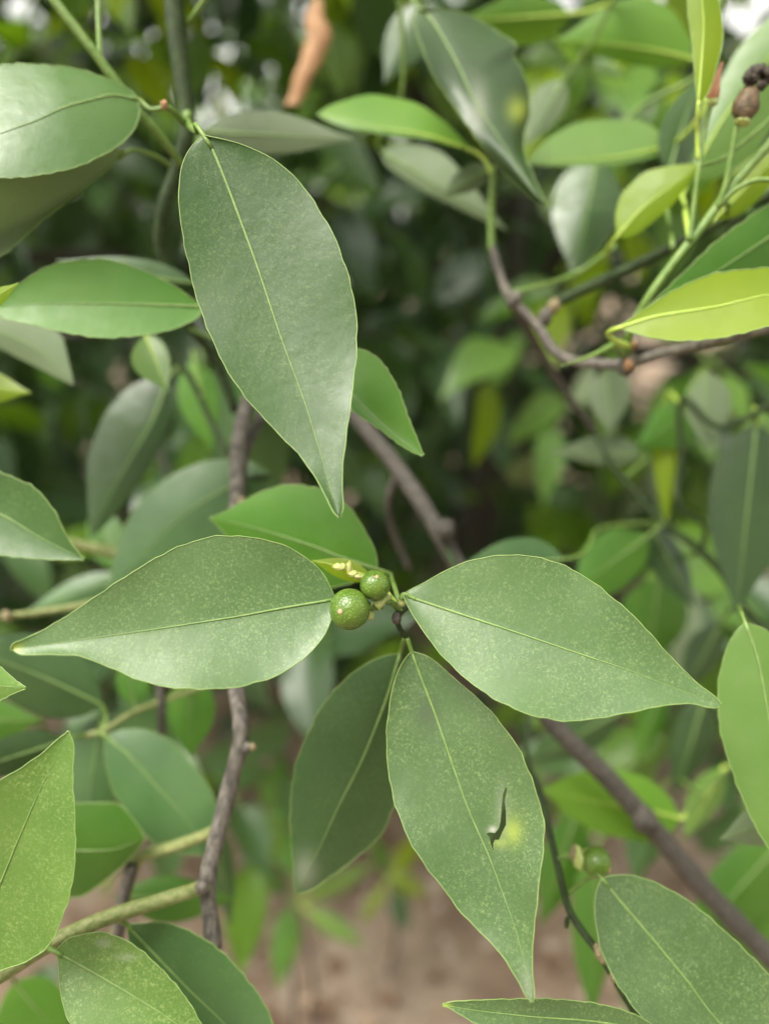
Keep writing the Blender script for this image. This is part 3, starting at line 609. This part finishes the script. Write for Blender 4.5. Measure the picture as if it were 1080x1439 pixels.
leaf(Db, 'D', (588, 4), (540, 116), (.35, .355), w=(36, 26), roll=-10, pet=[(570, -20, .31)])
stem(Db, [(555, -60, .31), (480, -140, .32), (380, -200, .33)], (5, 8), DSTEM)
stem(Db, [(520, -70, .305), (545, -38, .30), (575, -5, .29)], (4, 4), DSTEM)
leaf(Db, 'U', (792, 112), (738, 206), (.36, .355), w=(22, 26), roll=10, pet=[(830, 60, .35), (880, -40, .33)])
leaf(Db, 'L', (934, 206), (741, 229), (.322, .315), mid=[(870, 220), (800, 226)], sides=[[(925, 185), (880, 168), (820, 170), (770, 195), (750, 216)], [(920, 220), (880, 229), (800, 234), (755, 232)]], fold=12, roll=-18, pet=[(960, 190, .31), (985, 160, .30), (1000, 60, .30)], label='pale fresh leaf lying level above the dark hanging leaf')
leaf(Db, 'D', (838, 222), (806, 392), (.362, .35), w=(46, 50), fold=16, roll=-4, pet=[(850, 200, .355), (900, 150, .345)])
leaf(Db, 'N', (974, 84), (780, 60), (.35, .36), w=(26, 70), bow=-8, roll=20, pet=[(990, 60, .34), (1000, 20, .32)])
stem(Db, [(850, 200, .355), (900, 150, .345), (985, 100, .33), (1010, 20, .31), (1030, -80, .30)], (3, 5), GSTEM)
leaf(Db, 'N', (800, 20), (640, 30), (.37, .38), w=(40, 30), roll=25, pet=[(860, 0, .35), (880, -40, .33)])
stem(Db, [(870, -20, .345), (900, -60, .33), (1000, -120, .31)], (4, 6), GSTEM)

# ------------------------------------------------------------------ C: fresh shoot upper right
Ct = thing('citrus_twig', 'fresh citrus shoot with backlit yellow-green leaves and a withered brown fruitlet', 'citrus twig', tuple(P(1180, 120, .25)))
stem(Ct, [(1180, 100, .25), (1090, 192, .25), (1030, 260, .252), (985, 320, .254), (940, 377, .256), (905, 428, .26), (884, 470, .268), (881, 500, .277)], (7, 6), GSTEM, n=50)
stem(Ct, [(968, 338, .253), (974, 290, .252), (982, 230, .25), (990, 180, .25), (1000, 140, .249)], (4, 3.2), GSTEM, name='stalk')
stem(Ct, [(1008, 290, .252), (1018, 262, .25), (1026, 220, .248), (1034, 178, .246)], (4.5, 4), GSTEM, name='stalk')
stem(Ct, [(1006, 292, .252), (1030, 268, .25), (1058, 254, .248), (1100, 252, .245), (1160, 200, .245)], (3.5, 3.5), GSTEM)
stem(Ct, [(985, 232, .25), (1010, 225, .255), (1050, 195, .26), (1100, 150, .265)], (3, 3), GSTEM)
leaf(Ct, 'F', (868, 461), (1195, 412), (.240, .226), hi=True, mid=[(930, 443), (1000, 432), (1080, 414)],
     sides=[[(885, 448), (910, 431), (960, 401), (1010, 383), (1080, 376), (1140, 385)], [(890, 468), (915, 475), (960, 479), (1010, 475), (1080, 458), (1140, 436)]], fold=-8, roll=14,
     pet=[(855, 467, .247), (862, 478, .259), (882, 486, .268)], petr=4, ribw=1.2, label='brightest yellow-green leaf lying level')
leaf(Ct, 'G', (1210, 250), (912, 430), (.258, .25), hi=True, mid=[(1100, 320), (1000, 385)], sides=[[(1150, 255), (1080, 287), (1010, 336), (960, 383), (930, 412)], [(1180, 360), (1080, 425), (1000, 440), (945, 435)]], fold=10, roll=16, pet=[(1220, 200, .255), (1180, 110, .25)], label='dark green leaf edge above the brightest yellow-green leaf')
leaf(Ct, 'F', (980, 150), (984, -50), (.243, .24), mid=[(984, 100), (988, 40), (985, -10)], sides=[[(976, 115), (972, 60), (965, 5), (970, -30)], [(992, 135), (1006, 95), (1015, 50), (1009, 0), (995, -35)]], fold=12, roll=10, rim=True, pet=[(979, 190, .248), (980, 225, .25)], ribw=.9, label='narrow upright yellow-green leaf')
leaf(Ct, 'L', (966, 255), (1170, -40), (.30, .29), sides=[[(978, 210), (990, 165), (1008, 120), (1035, 70), (1080, 25), (1130, -15)], [(1010, 250), (1070, 200), (1120, 120), (1160, 30)]], mid=[(1020, 160), (1080, 80)], roll=8, pet=[(962, 290, .28), (968, 335, .254)])
leaf(Ct, 'F', (866, 333), (988, 230), (.278, .27), mid=[(905, 290), (945, 260)], sides=[[(864, 300), (876, 268), (900, 245), (940, 233), (975, 230)], [(885, 333), (908, 319), (942, 290), (975, 246)]], roll=12, pet=[(856, 346, .285), (850, 362, .298)], label='yellow-green leaf curving up beside the bright sky gap')
leaf(Ct, 'D', (940, 242), (990, 100), (.315, .32), w=(30, 26), bow=4, roll=-18, pet=[(935, 270, .30), (945, 350, .275)])
leaf(Ct, 'F', (1004, 308), (1120, 190), (.275, .27), w=(18, 24), roll=10, pet=[(998, 312, .26)])
leaf(Ct, 'M', (1040, 300), (1150, 240), (.285, .28), w=(24, 30), roll=10, pet=[(1020, 285, .262)])
# withered fruitlet with crumbled crown
wf = blob(Ct, 'withered_fruitlet', P(1048, 146, .244), 19 * .244 / F, BROWN, (1, 1, 1.35), amp=.12, freq=2, axis=tuple(CR * .25 + CU * .95), shape=lambda v: 1.08 - .35 * v, seed=2)
wf['label'] = 'withered brown fruitlet with a blackened crumbled crown'
for k in range(26):
    a = k / 25; x = 1050 + 32 * a + random.uniform(-5, 5) - 3; y = 118 - 12 * a + random.uniform(-9, 9) - (6 if k % 3 else -4)
    blob(wf, 'crumb', P(x, y, .243 + random.uniform(-.002, .002)), random.uniform(3, 6.5) * .243 / F, CRUMB, (1, 1, 1.2), seed=k, amp=.6, freq=2.5, ns=10, nr=7)
blob(wf, 'calyx', P(1042, 172, .2445), 10 * .244 / F, CALYX, (1.1, 1.1, .35), axis=tuple(CR * .25 + CU), amp=.3, ns=16, nr=8)
# dried pinkish calyx
c = cat([P(1000, 142, .249), P(1004, 118, .249), P(1014, 88, .249)], 10); V, Fc = tube(c, np.array([1.2, 2.3, 2.4, 2.1, 1.9, 1.5, 1.2, .9, .6, .4]) * .0009, 9); put('dried_calyx', V, Fc, PINK, Ct, c[0])
knob(Ct, 1000, 144, .249, 8, CALYX, 'calyx', (1, 1, .7))

# ------------------------------------------------------------------ G: lower right twig
Gt = thing('citrus_twig', 'thin knotted citrus twig with a single young fruit and broad speckled leaf', 'citrus twig', tuple(P(940, 1520, .225)))
stem(Gt, [(940, 1520, .222), (905, 1445, .223), (880, 1402, .225), (862, 1372, .228), (842, 1340, .232), (820, 1312, .238), (800, 1280, .243), (785, 1225, .248), (772, 1170, .255), (760, 1120, .265), (740, 1060, .29), (745, 985, .31)], (7, 4), DSTEM, n=70, lump=.15)
for k, (x, y, d_, r) in enumerate([(843, 1340, .230, 8), (840, 1331, .231, 6), (848, 1348, .229, 6), (863, 1372, .226, 7), (870, 1380, .226, 6), (905, 1436, .221, 7)]): knob(Gt, x, y, d_, r, LICHEN if k < 5 else CALYX, seed=k)
knob(Gt, 796, 1296, .241, 5, DSTEM, seed=3, sq=(.7, .7, 2.2))
leaf(Gt, 'D', (732, 1062), (662, 1240), (.29, .30), w=(44, 40), pet=[(742, 1062, .29)], label='dark leaf added behind the torn leaf to darken its slit')  # added leaf, hidden by the torn one, so the slit shows dark
leaf(Gt, 'P', (845, 1234), (1170, 1540), (.232, .215), hi=True, mid=[(870, 1265), (900, 1300), (960, 1372), (1015, 1442), (1080, 1500)],
     sides=[[(862, 1230), (885, 1230), (930, 1245), (980, 1276), (1030, 1320), (1080, 1370), (1130, 1430), (1165, 1500)], [(838, 1250), (836, 1292), (850, 1350), (880, 1402), (930, 1462), (1020, 1522), (1120, 1550)]],
     fold=-10, roll=14, arch=.03, pet=[(830, 1232, .24), (805, 1250, .245), (795, 1260, .246)], petr=3, label='broad speckled leaf below the single young fruit')
leaf(Gt, 'P', (935, 1455), (622, 1412), (.215, .206), hi=True, mid=[(840, 1436), (740, 1428), (670, 1420)],
     sides=[[(900, 1430), (870, 1418), (830, 1409), (780, 1404), (720, 1404), (660, 1406), (632, 1408)], [(880, 1490), (800, 1490), (720, 1462), (660, 1434), (635, 1419)]], fold=-10, roll=-14, blem=[(622, 1411, 9, 8, 0, .9)], pet=[(930, 1480, .219)], label='low leaf with orange-tinged tip pointing away from the broad speckled leaf')
f3, e3 = fruit(Gt, 838, 1212, .243, 21, (.62, .2, .6), 'single small green fruit with ragged pale calyx')
knob(f3, 812, 1206, .246, 13, CALYX, 'sepal', (.5, 1.2, 1.3), .5, 3); knob(f3, 806, 1200, .247, 9, LICHEN, 'sepal', (.6, 1, 1.4), .5, 5)
stem(Gt, [(808, 1204, .247), (795, 1202, .249), (781, 1208, .25)], (3.5, 4), GSTEM, name='stalk')

# ------------------------------------------------------------------ J: right-hand shoots in the middle distance
Jt = thing('citrus_twig', 'thin dark twig with dull hanging leaves beside the crooked pale branch', 'citrus twig', tuple(P(1150, 900, .33)))
stem(Jt, [(1150, 960, .33), (1090, 900, .34), (1050, 862, .35), (1010, 800, .36), (985, 775, .362), (930, 735, .365), (890, 690, .37), (850, 640, .375), (830, 590, .38), (845, 500, .37), (880, 512, .285)], (7, 4), DSTEM, n=60)
stem(Jt, [(985, 775, .362), (990, 740, .36), (960, 720, .36), (956, 640, .36), (960, 560, .355), (1010, 600, .34), (1090, 565, .33), (1150, 540, .33)], (4, 5), DSTEM, n=60)
leaf(Jt, 'L', (1046, 874), (1118, 1235), (.232, .222), hi=True, mid=[(1066, 935), (1078, 1000), (1092, 1100)], sides=[[(1030, 892), (1016, 925), (1008, 970), (1012, 1030), (1030, 1090), (1050, 1140), (1075, 1186), (1100, 1218)], [(1075, 885), (1120, 950), (1140, 1050), (1135, 1150)]], fold=10, roll=-6, pet=[(1040, 860, .25), (1045, 856, .34)], ribm=RIB, label='tall pale green leaf hanging with wavy edge at the thin dark twig')
leaf(Jt, 'D', (1062, 595), (1034, 862), (.335, .325), w=(62, 56), fold=8, pet=[(1060, 580, .335)])
leaf(Jt, 'G', (912, 752), (811, 825), (.362, .355), sides=[[(890, 744), (855, 745), (825, 762), (811, 800)], [(905, 795), (880, 822), (845, 840), (818, 836)]], fold=10, pet=[(930, 736, .364)])
leaf(Jt, 'D', (915, 740), (975, 855), (.375, .37), w=(22, 28), roll=24, pet=[(928, 735, .365)])
leaf(Jt, 'U', (905, 640), (775, 636), (.378, .372), w=(15, 27), roll=-10, pet=[(880, 670, .371)])
leaf(Jt, 'U', (850, 506), (858, 609), (.375, .368), w=(32, 30), pet=[(845, 500, .37)])
leaf(Jt, 'U', (990, 522), (992, 632), (.355, .35), w=(36, 28), pet=[(962, 560, .355)])
leaf(Jt, 'F', (936, 560), (935, 742), (.385, .38), w=(15, 19), pet=[(958, 570, .357)])
leaf(Jt, 'G', (978, 574), (894, 628), (.38, .375), w=(34, 30), pet=[(960, 575, .356)])
leaf(Jt, 'L', (1060, 575), (1100, 700), (.34, .335), w=(26, 30), pet=[(1060, 578, .335)])
leaf(Jt, 'U', (1130, 1135), (1011, 1180), (.262, .256), w=(34, 34), roll=10, pet=[(1160, 1100, .28), (1150, 970, .33)])
leaf(Jt, 'G', (925, 815), (908, 935), (.42, .42), w=(48, 46), roll=8, pet=[(985, 775, .365)])
leaf(Jt, 'M', (790, 786), (640, 800), (.30, .292), w=(32, 36), fold=10, pet=[(850, 740, .35), (925, 734, .365)])
leaf(Jt, 'D', (1010, 880), (960, 970), (.41, .41), w=(24, 28), pet=[(1040, 850, .352)])
Kt = thing('citrus_twig', 'low drooping shoot with a fresh lime-green leaf behind the diagonal branch', 'citrus twig', tuple(P(1180, 1180, .40)))
stem(Kt, [(1190, 1180, .40), (1100, 1130, .40), (1040, 1060, .40), (990, 985, .41), (930, 960, .42), (870, 1000, .41)], (6, 4), DSTEM, n=40)
stem(Kt, [(1040, 1060, .40), (990, 1110, .37), (956, 1150, .34)], (4, 3), GSTEM)
leaf(Kt, 'N', (956, 1150), (760, 1110), (.335, .328), mid=[(900, 1136), (830, 1125)], sides=[[(940, 1120), (900, 1090), (850, 1078), (800, 1090), (775, 1101)], [(940, 1172), (900, 1183), (850, 1173), (800, 1146), (775, 1124)]], roll=-14, fold=6, pet=[(962, 1144, .342)], label='fresh lime-green leaf crossed by the diagonal branch')
leaf(Kt, 'G', (932, 962), (894, 1072), (.42, .42), w=(18, 22), pet=[(932, 960, .42)])
leaf(Kt, 'D', (988, 985), (948, 1118), (.40, .40), w=(30, 30), pet=[(990, 985, .41)])
leaf(Kt, 'G', (1100, 1180), (958, 1335), (.41, .40), w=(52, 46), pet=[(1100, 1132, .40)])
leaf(Kt, 'M', (930, 1110), (890, 1240), (.42, .42), w=(30, 36), pet=[(985, 1112, .372)])
leaf(Kt, 'G', (1040, 1240), (1085, 1420), (.42, .42), w=(40, 40), pet=[(1070, 1120, .40)])
leaf(Kt, 'D', (870, 1000), (735, 1075), (.41, .41), w=(30, 36), pet=[(870, 1000, .41)])
leaf(Kt, 'L', (1015, 1080), (960, 1180), (.385, .38), w=(20, 26), roll=15, pet=[(1020, 1078, .385)])
leaf(Kt, 'G', (838, 1190), (832, 1436), (.42, .41), w=(26, 34), pet=[(880, 1150, .42), (945, 1145, .36)])
leaf(Kt, 'G', (900, 1240), (885, 1440), (.43, .42), w=(40, 38), pet=[(935, 1180, .41), (958, 1148, .345)])
leaf(Kt, 'G', (810, 1140), (760, 1300), (.43, .43), w=(34, 30), pet=[(880, 1150, .42), (945, 1146, .36)])

# ------------------------------------------------------------------ dry leaf caught among the twigs
dl = thing('dead_leaf', 'dry brown rolled leaf hanging caught in the foliage', 'dead leaf', tuple(P(440, 5, .42)))
cs = [(446, 0), (444, 30), (448, 55), (436, 85), (424, 115), (410, 150)]; Ws = [5, 15, 17, 15, 12, 9]
c = cat([np.r_[P(x, y, .42), r * .42 / F] for (x, y), r in zip(cs, Ws)], 24); V, Fc, nn_ = [], [], 11
for i, q in enumerate(c):
    for k in range(nn_):
        a = -2.3 + 4.6 * k / (nn_ - 1); V.append(q[:3] + CR * q[3] * math.sin(a) - CF * q[3] * .8 * math.cos(a) + CR * .0006 * math.sin(i * .9 + k))
Fc = [(i * nn_ + k, i * nn_ + k + 1, (i + 1) * nn_ + k + 1, (i + 1) * nn_ + k) for i in range(23) for k in range(nn_ - 1)]
put('blade', V, Fc, DRY, dl, c[0, :3]); rv, rf = tube(np.array([P(446, 2, .42), P(452, -20, .425), P(462, -50, .43)]), .0012, 6); put('petiole', rv, rf, DRY, dl)

# ------------------------------------------------------------------ seedlings on the ground
def seedling(x, y, d, specs, label, ht=None):
    b = P(x, y, d); g0 = np.array([b[0], b[1] + .02, gz(b[0], b[1])]); th = thing('citrus_seedling', label, 'seedling', tuple(g0), 'seedlings under the tree')
    c = cat([g0 - np.array([0, 0, .01]), (g0 + b) / 2 + np.array([.012, 0, 0]), b], 14); V, Fc = tube(c, np.linspace(.003, .0016, 14), 7); put('stem', V, Fc, BARKD, th, g0)
    for (m, bx, by, tx, ty, w_) in specs: leaf(th, m, (bx, by), (tx, ty), (d, d * .98), w=w_, roll=random.uniform(-12, 12), pet=[(x, y, d)])
seedling(420, 1268, .80, [('L', 430, 1278, 514, 1330, (16, 15)), ('G', 407, 1272, 390, 1392, (20, 18)), ('L', 430, 1264, 528, 1212, (14, 15)), ('G', 404, 1255, 340, 1200, (18, 18)), ('G', 418, 1240, 440, 1165, (18, 16))], 'small seedling with two pale shining leaves rising from the bare soil')
seedling(545, 1235, .98, [('F', 540, 1245, 505, 1300, (9, 9)), ('F', 552, 1230, 600, 1260, (14, 14)), ('G', 545, 1225, 520, 1170, (12, 12)), ('F', 556, 1225, 590, 1170, (14, 14)), ('D', 556, 1250, 570, 1310, (14, 16))], 'small yellowish seedling behind the hanging torn leaf')
seedling(380, 1150, .75, [('G', 378, 1140, 395, 1060, (20, 22)), ('G', 385, 1160, 420, 1240, (20, 18)), ('D', 370, 1160, 345, 1240, (22, 20)), ('G', 380, 1150, 440, 1130, (22, 20))], 'small dark green seedling beside the grey upright branch')

# ------------------------------------------------------------------ deep twigs of the crown
random.seed(21)
FRONT = {'DMDDDM': ('very dark blurred leafy twig deep in the shade behind the crooked pale branch', 'citrus twig', 'darkest twigs deep in the shade'),
         'FFLFGL': ('pale lime-green leafy twig lit through in the upper crown', 'citrus twig', 'pale lime twigs in the upper crown'),
         'GFLMGU': ('bright mixed-green leafy twig high among the sunlit gaps behind the near leaves', 'citrus twig', 'bright twigs high in the crown'),
         'GMMLUG': ('mid-green leafy twig in the looser foliage behind the crooked pale branch', 'citrus twig', 'mid-green twigs in the looser foliage'),
         'DMMGDM': ('dark leafy citrus twig hanging in the dim crown behind the near leaves', 'citrus twig', 'dark twigs in the dim crown')}
for k in range(90):
    x = random.uniform(-160, 1240); y = random.uniform(-260, 760); d = random.uniform(.5, .95)
    if x < 330: y = random.uniform(-260, 980)
    if x > 820: y = random.uniform(-260, 930)
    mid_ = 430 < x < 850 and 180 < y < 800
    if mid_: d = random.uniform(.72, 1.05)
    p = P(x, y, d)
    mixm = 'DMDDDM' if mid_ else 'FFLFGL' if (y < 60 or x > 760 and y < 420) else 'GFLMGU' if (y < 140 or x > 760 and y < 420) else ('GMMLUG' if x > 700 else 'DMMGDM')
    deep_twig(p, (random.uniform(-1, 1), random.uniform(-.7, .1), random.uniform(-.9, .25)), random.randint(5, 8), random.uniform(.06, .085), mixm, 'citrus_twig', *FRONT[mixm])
LOW = [('lower leafy twig dipping towards the soil beside the grey upright branch', 'citrus twig', 'low twigs beside the grey upright branch'),
       ('lower leafy twig dipping towards the soil beyond the diagonal branch', 'citrus twig', 'low twigs beyond the diagonal branch'),
       ('pale grey-green leafy twig just beyond the stub ends of the crooked branch', 'citrus twig', 'pale twigs beyond the stub ends')]
for (x, y, d, sx) in [(90, 950, .5, 0), (215, 1010, .56, 0), (10, 1180, .5, 0), (120, 1330, .55, 0), (900, 905, .62, 1), (985, 960, .55, 1), (1060, 1080, .52, 1), (1010, 1230, .56, 1), (1090, 900, .6, 1), (905, 440, .62, 2), (985, 500, .6, 2), (940, 560, .66, 2), (1050, 480, .62, 2)]:
    deep_twig(P(x, y, d), (random.uniform(-.6, .6), random.uniform(-.3, .3), -.5), 6, .07, 'ULGLM' if sx == 2 else 'GMMLG' if sx else 'GMGM', 'citrus_twig', *LOW[sx])
# ------------------------------------------------------------------ the tree that carries them
def leafcloud(n, center, half, size, keep=None, seed=3):
    r = np.random.default_rng(seed); V, Fc, uv = [], [], []; cnt = 0
    prof = [(0, .02), (.2, .2), (.45, .24), (.75, .13), (1, .01)]
    cl = r.uniform(-1, 1, (max(4, n // 14), 3)) * half + center
    while cnt < n:
        p = cl[r.integers(len(cl))] + r.normal(0, .055, 3)
        cnt += 1
        if keep is not None and not keep(p): continue
        y = r.normal(0, 1, 3) + np.array([0, -.3, -.7]); y /= np.linalg.norm(y); z = r.normal(0, .6, 3) + np.array([0, -.35, .7]); z -= y * z.dot(y); z /= np.linalg.norm(z); x = np.cross(y, z)
        s = size * r.uniform(.7, 1.2); k0 = len(V)
        for t, w_ in prof:
            for sg in (-1, 0, 1): V.append(p + s * (x * sg * w_ + y * t + z * (.25 * abs(sg) * w_ - .2 * t * t))); uv.append((t, sg))
        for i in range(4):
            for j in range(2): a = k0 + i * 3 + j; Fc.append((a, a + 1, a + 4, a + 3))
    return V, Fc, uv
tree = thing('citrus_tree', 'dense shady citrus tree crown filling the depth behind the near twigs', 'citrus tree', (.25, 1.75, 0))
c = cat([(.25, 1.75, -.05), (.22, 1.72, .3), (.28, 1.7, .7), (.2, 1.68, 1.2), (.25, 1.7, 1.9)], 24); V, Fc = tube(c, np.linspace(.06, .02, 24), 10); put('trunk', V, Fc, BARKD, tree, (.25, 1.75, 0))
for k, (ex, ey, ez) in enumerate([(-.5, .75, 1.0), (.55, .7, .75), (-.2, .8, 1.35), (.6, .9, 1.3), (-.9, 1.3, 1.1), (1.0, 1.4, 1.0), (.1, .75, .85)]):
    c = cat([(.24, 1.7, .55 + .08 * k), ((.24 + ex) / 2 + .05, (1.7 + ey) / 2, (.6 + .08 * k + ez) / 2 + .12), (ex, ey, ez)], 16); V, Fc = tube(c, np.linspace(.026, .006, 16), 8); put('limb', V, Fc, BARKD, tree, c[0])
def keep(p):
    q = p - C0; dep = q @ CF
    if dep < .55 or p[2] < (.45 if p[1] < 1.0 else .18): return False
    return True
V, Fc, uv = leafcloud(14000, np.array([0, 1.5, 1.2]), np.array([1.6, .95, 1.0]), .085, keep)
fo = put('foliage', V, Fc, [LS['M'], LS['G'], LS['D']], tree, (.25, 1.75, 1.3), uv=uv, midx=[int(v) for v in np.repeat(rng.choice([0, 0, 1, 2, 2], len(Fc) // 8), 8)]); fo['kind'] = 'stuff'
V, Fc, uv = leafcloud(6000, np.array([0, 1.0, 1.75]), np.array([1.6, .6, .4]), .09, lambda p: p[1] > (.36 if p[0] < .0 else .62) and p[2] > 1.34, seed=8)  # unseen overhang of leaves, added overhead to shade the deeper twigs
fo = put('foliage', V, Fc, [LS['M'], LS['G']], tree, (.25, 1.2, 1.7), midx=[int(v) for v in np.repeat(rng.choice([0, 1], len(Fc) // 8), 8)]); fo['kind'] = 'stuff'
V, Fc, uv = leafcloud(4200, np.array([-.45, 2.3, .55]), np.array([1.0, .35, .5]), .085, lambda p: p[2] > .03, seed=12)
fo = put('foliage', V, Fc, [LS['M'], LS['D']], tree, (-.4, 2.3, .6), midx=[int(v) for v in np.repeat(rng.choice([0, 1], len(Fc) // 8), 8)]); fo['kind'] = 'stuff'
# ------------------------------------------------------------------ more orchard trees; last three unseen behind camera, added for dark leaf reflections
for k, (x, y, s) in enumerate([(-1.9, 4.2, 1.0), (.2, 5.0, 1.15), (2.3, 4.4, 1.0), (-3.6, 6.0, 1.2), (4.2, 6.2, 1.2), (1.4, 7.2, 1.3), (-1.2, 7.6, 1.3), (-2.4, -2.3, 1.5), (.1, -2.5, 1.55), (2.5, -2.2, 1.5)]):
    th = thing('citrus_tree', 'round citrus tree standing farther off in the orchard', 'citrus tree', (x, y, 0), 'orchard trees farther off')
    c = cat([(x, y, -.05), (x + .04, y, .5), (x, y, 1.3 * s)], 10); V, Fc = tube(c, np.linspace(.07, .03, 10), 8); put('trunk', V, Fc, BARKD, th, (x, y, 0))
    V, Fc, uv = leafcloud(3500, np.array([x, y, 1.25 * s]), np.array([.95, .8, .8]) * s, .13, lambda p, x=x, y=y, s=s: ((p[0] - x) / 1.05 / s) ** 2 + ((p[1] - y) / 1.0 / s) ** 2 + ((p[2] - 1.25 * s) / .95 / s) ** 2 < 1, seed=40 + k)
    o = put('crown', V, Fc, [LS['G'], LS['M']], th, (x, y, 1.2), uv=uv, midx=[int(v) for v in np.repeat(rng.choice([0, 1], len(Fc) // 8), 8)]); o['kind'] = 'stuff'
# ------------------------------------------------------------------ litter and pebbles
def litter():
    V, Fc = [], []; r = random.Random(5)
    for k in range(4200):
        x, y = r.uniform(-1.6, 1.6), r.uniform(.3, 3.6); s = r.uniform(.008, .04); a = r.uniform(0, 6.3); ux, uy = math.cos(a), math.sin(a); wd = s * r.uniform(.25, .5); k0 = len(V); cu = r.uniform(.1, .6); z0 = gz(x, y) + .002
        for t, wf_ in ((0, .15), (.35, 1), (.7, .8), (1, .1)):
            for sg in (-1, 0, 1): V.append((x + ux * s * t - uy * wd * sg * wf_, y + uy * s * t + ux * wd * sg * wf_, z0 + cu * s * (abs(sg) * .5 + .4 * t * (1 - t)) + .003 * r.random()))
        for i in range(3):
            for j in range(2): q = k0 + i * 3 + j; Fc.append((q, q + 1, q + 4, q + 3))
    return V, Fc
V, Fc = litter(); lm = [plain('litter_tan', (.34, .23, .15), (.46, .34, .25), 60, .8), plain('litter_brown', (.13, .075, .045), (.22, .13, .08), 60, .8), plain('litter_pale', (.46, .36, .28), (.55, .45, .37), 60, .8)]
o = bpy.data.objects.new('leaf_litter', mesh('leaf_litter', V, Fc, lm, midx=[int(v) for v in np.repeat(rng.choice([0, 0, 1, 1, 1, 2], len(Fc) // 6), 6)])); o['kind'] = 'stuff'; o['label'] = 'dry brown leaf litter strewn over the soil'; o['category'] = 'leaf litter'; link(o)
V, Fc = [], []; r = random.Random(9)
for k in range(500):
    x, y = r.uniform(-1.5, 1.5), r.uniform(.35, 3.4); s = r.uniform(.004, .012) * (1.9 if r.random() < .06 else 1); k0 = len(V); sd = r.random() * 99
    for i in range(6):
        for j in range(8):
            th_, a = math.pi * i / 5, 2 * math.pi * j / 8; p = Vector((math.sin(th_) * math.cos(a), math.sin(th_) * math.sin(a), math.cos(th_) * .6)); p *= 1 + .35 * mnoise.noise(p * 1.5 + Vector((sd, 0, 0)))
            V.append((x + s * p[0], y + s * p[1], gz(x, y) + s * .3 + s * p[2]))
    for i in range(5):
        for j in range(8): j2 = (j + 1) % 8; Fc.append((k0 + i * 8 + j, k0 + (i + 1) * 8 + j, k0 + (i + 1) * 8 + j2, k0 + i * 8 + j2))
o = bpy.data.objects.new('pebbles', mesh('pebbles', V, Fc, [plain('pebble', (.36, .27, .21), (.52, .43, .36), 40, .8)])); o['kind'] = 'stuff'; o['label'] = 'pale pebbles and clods lying on the soil'; o['category'] = 'pebbles'; link(o)
